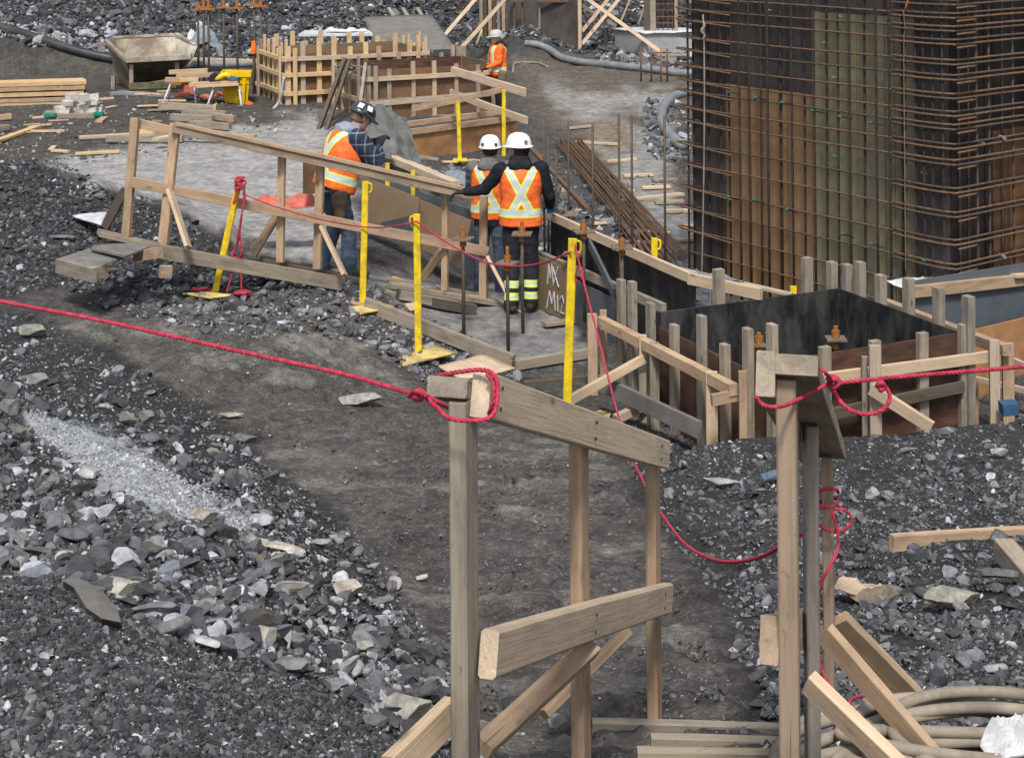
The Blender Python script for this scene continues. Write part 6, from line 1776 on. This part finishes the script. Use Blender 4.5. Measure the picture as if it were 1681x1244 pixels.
def person(label, pos, yaw, J, jacket, trousers, helmet, glove, vest='x', hood=None, scale=1.0, pouch=None, bands=False, vest_len=.88, hair=False, bulk=0.0, headyaw=0.0, headpitch=0.0, stickers=None, gloveR=None, fine=.012):
    """J: joints in the person's own frame (x to their right, y forward, z up, metres)"""
    MW = Matrix.Translation(pos) @ Matrix.Rotation(yaw, 4, 'Z') @ Matrix.Scale(scale, 4)
    V_ = {k: Vector(v) for k, v in J.items()}
    hipc = (V_['hipR'] + V_['hipL']) / 2; sc = (V_['shR'] + V_['shL']) / 2
    sx = (V_['shR'] - V_['shL']).normalized(); spine = (sc - hipc).normalized(); fw = spine.cross(sx).normalized()
    if fw.y < 0: fw = -fw
    neck = V_['neck']; head = V_['head']
    HR = Matrix.Rotation(headyaw, 4, 'Z') @ Matrix.Rotation(headpitch, 4, 'X')
    HM = Matrix.Translation(head) @ HR
    def hp(x, y, z): return HM @ Vector((x, y, z))
    hx, hy, hz = (HR @ Vector((1, 0, 0))), (HR @ Vector((0, 1, 0))), (HR @ Vector((0, 0, 1)))
    body = []
    # head: skull, jaw, nose, ears, brow
    body.append(loft([(hp(0, -.01, .125), hx * .02, hy * .02), (hp(0, -.01, .115), hx * .05, hy * .06), (hp(0, -.005, .08), hx * .073, hy * .092), (hp(0, 0, .03), hx * .078, hy * .10), (hp(0, .005, -.01), hx * .074, hy * .097), (hp(0, .015, -.05), hx * .066, hy * .083), (hp(0, .03, -.085), hx * .05, hy * .062), (hp(0, .045, -.112), hx * .028, hy * .034)], 16))
    body.append(lathe_caps(hp(0, .098, .012), .008, hp(0, .122, -.022), .014, 8))
    body.append(lathe_caps(hp(-.035, .088, .028), .012, hp(.035, .088, .028), .012, 8))
    body.append(lathe_caps(hp(-.02, .088, -.058), .009, hp(.02, .088, -.058), .009, 8))
    body.append(lathe_caps(hp(0, .085, -.095), .018, hp(0, .08, -.09), .02, 8))
    for s in (-1, 1): body.append(lathe_caps(hp(s * .08, -.005, .015), .013, hp(s * .078, .0, -.025), .010, 8))
    body.append(lathe_caps(neck - spine * .05, .062, hp(0, -.01, -.05), .056))
    def torso(g, top=1.0):
        P_ = lambda t: hipc + (sc - hipc) * t
        return loft([(P_(-.22), sx * (.13 + g), fw * (.09 + g)), (P_(-.10), sx * (.165 + g), fw * (.115 + g)), (P_(.05), sx * (.165 + g), fw * (.12 + g)), (P_(.35), sx * (.15 + g), fw * (.115 + g)), (P_(.6), sx * (.168 + g), fw * (.125 + g)), (P_(.85), sx * (.18 + g), fw * (.12 + g)), (P_(1.0), sx * (.165 + g), fw * (.10 + g)), (P_(1.10), sx * (.09 + g * .6), fw * (.07 + g * .6)), (P_(1.16), sx * .05, fw * .05)], 20)
    body.append(torso(0))
    for s in 'RL':
        hip, kn, an, toe = V_['hip' + s], V_['knee' + s], V_['ank' + s], V_['toe' + s]
        body.append(lathe_caps(hip, .088, kn, .056)); body.append(lathe_caps(kn, .054, kn + (an - kn) * .35, .056)); body.append(lathe_caps(kn + (an - kn) * .3, .055, an, .038))
        body.append(lathe_caps(an, .04, toe, .03))
        sh, el, wr_ = V_['sh' + s], V_['el' + s], V_['wr' + s]
        body.append(lathe_caps(sh, .058, el, .040)); body.append(lathe_caps(el, .040, wr_, .027))
        d = (wr_ - el).normalized(); hand_d = (V_.get('hd' + s, d)).normalized()
        side_ = hand_d.cross(Vector((0, 0, 1)));
        side_ = side_.normalized() if side_.length > .1 else Vector((1, 0, 0))
        palm = wr_ + hand_d * .045
        body.append(loft([(wr_, side_ * .026, side_.cross(hand_d) * .02), (wr_ + hand_d * .04, side_ * .038, side_.cross(hand_d) * .017), (wr_ + hand_d * .085, side_ * .042, side_.cross(hand_d) * .015)], 12))
        V_['palm' + s] = palm; V_['side' + s] = side_; V_['hand' + s] = hand_d
    ob, co = blend('person', body, fine * .8, M['skin'], None, None, 3)
    ob.matrix_basis = MW; PW[ob.name] = MW
    tag(ob, label, 'person')
    def child(o):
        o.parent = ob; o.matrix_basis = Matrix.Identity(4); PW[o.name] = MW; return o
    # eyes
    for s in (-1, 1):
        g = lathe_caps(hp(s * .031, .092, .008), .011, hp(s * .031, .093, .008), .011, 8)
        child(mesh_obj('eye', *g, M['hairdark']))
    # trousers
    tr = [loft([(hipc + spine * .13, sx * .178, fw * .135), (hipc, sx * .18, fw * .135), (hipc - spine * .10, sx * .165, fw * .125)], 18)]
    for s in 'RL':
        hip, kn, an = V_['hip' + s], V_['knee' + s], V_['ank' + s]
        tr += [lathe_caps(hip - Vector((0, 0, .02)), .105, kn, .078), lathe_caps(kn, .078, an + (kn - an) * .12, .072), lathe_caps(an + (kn - an) * .15, .072, an + (kn - an) * .0, .070)]
    o, co = blend('trousers', tr, fine, trousers, None, None, 4, .014, 11, 3)
    if bands:
        dd = np.full(len(co), 9.0)
        for s in 'RL':
            kn, an = V_['knee' + s], V_['ank' + s]; ax = (an - kn).normalized()
            for tt in (.52, .80):
                c = kn + (an - kn) * tt
                r_ = np.linalg.norm(co - np.array(c), axis=1); q = np.abs((co - np.array(c)) @ np.array(ax)); dd = np.minimum(dd, np.where(r_ < .12, q, 9))
        attr(o, 'stripe', dd)
    child(o)
    # jacket with sleeves
    jk = [torso(.022 + bulk)]
    for s in 'RL':
        sh, el, wr_ = V_['sh' + s], V_['el' + s], V_['wr' + s]
        jk += [lathe_caps(sh, .082 + bulk, el, .062 + bulk), lathe_caps(el, .062 + bulk, wr_ - (wr_ - el) * .06, .047)]
    o, co = blend('jacket', jk, fine, jacket, None, None, 4, .014, 13, 6); child(o)
    if hood:
        hb = [loft([(neck - spine * .06 - fw * .02, sx * .135, fw * .115), (neck - spine * .0 - fw * .03, sx * .115, fw * .10), (neck + spine * .055 - fw * .035, sx * .095, fw * .085)], 18),
              lathe_caps(neck - fw * .105 - sx * .06 - spine * .03, .058, neck - fw * .105 + sx * .06 - spine * .03, .058), lathe_caps(neck - fw * .10 - spine * .02, .06, neck - fw * .10 - spine * .12, .045)]
        o, co = blend('hood', hb, fine, hood, None, None, 3, .016, 16, 9); child(o)
    # vest
    if vest:
        P_ = lambda t: hipc + (sc - hipc) * t
        g = .045 + bulk
        vt = [loft([(P_(-vest_len + .80), sx * (.175 + g), fw * (.125 + g)), (P_(.10), sx * (.17 + g), fw * (.128 + g)), (P_(.38), sx * (.158 + g), fw * (.125 + g)), (P_(.62), sx * (.165 + g), fw * (.13 + g)), (P_(.84), sx * (.165 + g), fw * (.128 + g)), (P_(.99), sx * (.150 + g), fw * (.105 + g)), (P_(1.075), sx * (.10 + g), fw * (.07 + g))], 24)]
        o, co = blend('vest', vt, fine, M['vest'], None, None, 4, .012, 9, 12)
        c3 = co - np.array(hipc)
        H_ = (sc - hipc).length
        u = c3 @ np.array(sx); w = (c3 @ np.array(spine)) / H_; dpt = c3 @ np.array(fw)
        dd = np.abs(w - .16) * H_
        # X on the back, two uprights over the shoulders in front
        bk = dpt < 0
        def ln(u0, w0, u1, w1):
            ax_, ay = u1 - u0, (w1 - w0) * H_; L = math.hypot(ax_, ay)
            return np.abs((u - u0) * ay - (w - w0) * H_ * ax_) / L
        x1 = ln(-.13, 1.05, .10, .16); x2 = ln(.13, 1.05, -.10, .16)
        up_ok = w > .16
        dd = np.minimum(dd, np.where(bk & up_ok, np.minimum(x1, x2), 9))
        dd = np.minimum(dd, np.where(~bk & up_ok, np.abs(np.abs(u) - .115), 9))
        attr(o, 'stripe', dd)
        child(o)
    # boots
    for s in 'RL':
        an, toe = V_['ank' + s], V_['toe' + s]
        o, co = blend('boot', [lathe_caps(an + Vector((0, 0, .07)), .058, an, .052), lathe_caps(an - (toe - an) * .25 - Vector((0, 0, .03)), .042, toe, .044), lathe_caps(an, .05, toe, .045)], fine * .9, M['boot'], None, None, 2, .004, 20, 4); child(o)
    # gloves, five fingers each
    for s in 'RL':
        wr_, hd, sd = V_['wr' + s], V_['hand' + s], V_['side' + s]
        nrm = sd.cross(hd)
        if nrm.z > 0: nrm = -nrm                 # palm side, downwards
        gl = [loft([(wr_ - hd * .03, sd * .036, nrm * .032), (wr_, sd * .033, nrm * .027), (wr_ + hd * .045, sd * .044, nrm * .021), (wr_ + hd * .09, sd * .047, nrm * .018)], 14)]
        for k, ln_ in enumerate((.072, .082, .078, .062)):
            b0 = wr_ + hd * .085 + sd * (-.033 + .022 * k)
            b1 = b0 + hd * ln_ * .5 + nrm * .012; b2 = b1 + hd * ln_ * .28 + nrm * .030
            gl += [lathe_caps(b0, .0125, b1, .0115, 8), lathe_caps(b1, .0115, b2, .010, 8)]
        tb_ = wr_ + hd * .03 - sd * .034 if s == 'R' else wr_ + hd * .03 + sd * .034
        q = -sd if s == 'R' else sd
        gl += [lathe_caps(tb_, .016, tb_ + hd * .03 + q * .025 + nrm * .01, .013, 8), lathe_caps(tb_ + hd * .03 + q * .025 + nrm * .01, .013, tb_ + hd * .062 + q * .030 + nrm * .025, .011, 8)]
        o, co = blend('glove', gl, .0055, (gloveR if (s == 'R' and gloveR) else glove), None, None, 1); child(o)
    # helmet
    hv, hf = [], []
    prof = [(0, .168), (.045, .163), (.08, .148), (.105, .118), (.118, .085), (.124, .05), (.128, .035)]
    seg = 24
    for r_, z_ in prof:
        for k in range(seg):
            a = 2 * math.pi * k / seg
            hv.append(hp(r_ * .95 * math.cos(a), r_ * 1.12 * math.sin(a) + .0, z_ - .005))
    for i in range(len(prof) - 1):
        for k in range(seg): hf.append((i*seg + k, (i+1)*seg + k, (i+1)*seg + (k+1) % seg, i*seg + (k+1) % seg))
    n0 = len(hv)
    for k in range(seg):                       # brim, long in front
        a = 2 * math.pi * k / seg
        f_ = .013 + .045 * max(0, math.sin(a)) ** 2
        hv.append(hp((.128 + f_ * .6) * .95 * math.cos(a), (.128 + f_) * 1.12 * math.sin(a), .030 - .018 * max(0, math.sin(a))))
        hv.append(hp((.128 + f_ * .6) * .95 * math.cos(a), (.128 + f_) * 1.12 * math.sin(a), .022 - .018 * max(0, math.sin(a))))
        hv.append(hp(.118 * .95 * math.cos(a), .118 * 1.12 * math.sin(a), .03))
    L6 = (len(prof) - 1) * seg
    for k in range(seg):
        k2 = (k + 1) % seg
        hf.append((L6 + k, n0 + 3*k, n0 + 3*k2, L6 + k2)); hf.append((n0 + 3*k, n0 + 3*k + 1, n0 + 3*k2 + 1, n0 + 3*k2)); hf.append((n0 + 3*k + 1, n0 + 3*k + 2, n0 + 3*k2 + 2, n0 + 3*k2 + 1))
    hel = child(mesh_obj('helmet', hv, hf, helmet, smooth=True))
    rd = [hp(.02 * math.cos(1.57) , t, .17 - 2.2 * t * t) for t in (-.1, -.06, -.02, .02, .06, .1)]
    child(tube(None, 'helmet_ridge', rd, .011, helmet, seg=8, step=.02))
    if stickers:
        for (ax_, az, w_, mt) in stickers:
            a = ax_; r_ = .127
            c = hp(r_ * .97 * math.cos(a), r_ * 1.13 * math.sin(a), az)
            nn = (c - hp(0, 0, az - .06)).normalized(); tx = nn.cross(hz).normalized(); ty = tx.cross(nn)
            g = [c + nn * .004 + tx * (i * w_) + ty * (j * w_) for i, j in ((-1, -1), (1, -1), (1, 1), (-1, 1))]
            g2 = [p - nn * .012 for p in g]
            child(mesh_obj('sticker', g + g2, [(0, 1, 2, 3), (0, 4, 5, 1), (1, 5, 6, 2), (2, 6, 7, 3), (3, 7, 4, 0)], mt))
    if hair:
        o, co = blend('hair', [loft([(hp(0, -.02, .05), hx * .088, hy * .098), (hp(0, -.03, 0), hx * .086, hy * .085), (hp(0, -.035, -.06), hx * .072, hy * .066)], 14)], fine, hair, None, None, 2, .006, 22, 3); child(o)
    if pouch:
        for (c, r1, r2, ln_) in pouch:
            c = Vector(c); o, co = blend('tool_pouch', [lathe_caps(c, r1, c - Vector((0, 0, ln_)), r2), lathe_caps(c + Vector((0, .02, .02)), r1 * .8, c - Vector((0, -.02, ln_ * .6)), r2 * .9)], fine, M['pouch'], None, None, 2, .008, 12, 8); child(o)
    return ob

STAND = dict(hipR=(.09, 0, .93), hipL=(-.09, 0, .93), kneeR=(.11, .02, .50), kneeL=(-.11, .02, .50), ankR=(.12, -.02, .09), ankL=(-.12, -.02, .09), toeR=(.15, .15, .045), toeL=(-.15, .15, .045),
             shR=(.185, 0, 1.44), shL=(-.185, 0, 1.44), elR=(.24, -.02, 1.14), elL=(-.24, -.02, 1.14), wrR=(.25, .10, .90), wrL=(-.25, .10, .90), neck=(0, .0, 1.50), head=(0, .03, 1.63))
def pose(**k): d = dict(STAND); d.update(k); return d
def foot(x, y, Y):
    return P(x, y, Y)
# navy worker with the pale hard hat, seen from behind, left hand on the rail
pA = foot(856, 512, 16.35)
person('person in navy trousers with lime ankle bands, orange vest and white hard hat', pA, math.radians(2),
       pose(kneeR=(.10, .03, .50), kneeL=(-.09, .0, .50), ankR=(.09, -.02, .09), ankL=(-.10, -.08, .09), toeR=(.12, .15, .045), toeL=(-.14, .08, .045),
            shL=(-.19, .0, 1.42), shR=(.20, .0, 1.42), elL=(-.36, .03, 1.22), wrL=(-.55, -.02, 1.21), hdL=(-1, .1, -.12), elR=(.29, .02, 1.15), wrR=(.31, .20, 1.02), hdR=(.1, .9, -.4), head=(-.01, .05, 1.62), neck=(0, .02, 1.50)),
       M['navy'], M['navyband'], M['helmetwhite'], M['glove'], hood=M['blackcloth'], scale=1.035, bands=True, vest_len=.92, headyaw=math.radians(45), hair=M['hairdark'], gloveR=M['gloveblue'], stickers=[(-1.9, .085, .014, M['slate'])])
# worker in jeans beside, white hard hat
pB = foot(806, 490, 17.3)
person('person in jeans, grey hood, orange vest and white hard hat, back turned', pB, math.radians(-8),
       pose(elL=(-.24, .12, 1.18), wrL=(-.16, .34, 1.12), elR=(.25, .10, 1.18), wrR=(.16, .34, 1.10), hdL=(.3, 1, 0), hdR=(-.3, 1, 0), head=(0, .03, 1.64)),
       M['greyhood'], M['jeans'], M['helmetwhite'], M['glove'], hood=M['greyhood'], scale=.99, headyaw=math.radians(8), hair=M['hairdark'], stickers=[(-2.3, .07, .013, M['black']), (-1.0, .07, .013, M['black'])])
# plaid worker facing right
pC = foot(556, 457, 16.55)
person('person in navy plaid shirt, jeans, orange vest and dark hard hat with stickers', pC, math.radians(-58),
       pose(hipR=(.09, -.04, .92), hipL=(-.09, -.04, .92), kneeR=(.10, .06, .50), kneeL=(-.11, .02, .50), ankR=(.11, .06, .09), ankL=(-.12, -.14, .09), toeR=(.13, .23, .045), toeL=(-.14, .03, .045),
            shR=(.19, .13, 1.38), shL=(-.19, .13, 1.38), elR=(.26, .30, 1.12), wrR=(.10, .40, 1.27), elL=(-.24, .28, 1.16), wrL=(-.10, .46, 1.30), hdR=(-.2, .5, .8), hdL=(.3, .8, .4), neck=(0, .17, 1.45), head=(0, .26, 1.565)),
       M['plaid'], M['jeans'], M['helmetdark'], M['glove'], hood=M['bluehood'], scale=1.06, bulk=.026, headpitch=math.radians(-28), hair=M['pouch'],
       pouch=[((.17, -.06, .86), .085, .06, .20), ((-.16, -.08, .86), .08, .055, .18)], stickers=[(-.75, .095, .027, M['helmetwhite']), (-.05, .10, .027, M['helmetwhite']), (-.3, .06, .016, M['blue'])])
# far worker
pD = foot(818, 196, 31.6)
person('person far off in dark trousers and orange vest, standing behind the grey footing form', pD, math.radians(108),
       pose(elL=(-.24, .05, 1.15), elR=(.25, .0, 1.15), wrR=(.20, .22, 1.0), wrL=(-.16, .26, 1.06)),
       M['vest'] if False else M['orange'], M['blackcloth'], M['helmetgrey'], M['glove'], hood=M['blackcloth'], scale=1.0, headyaw=math.radians(-10), pouch=[((-.2, -.02, .92), .09, .08, .16)], fine=.016)
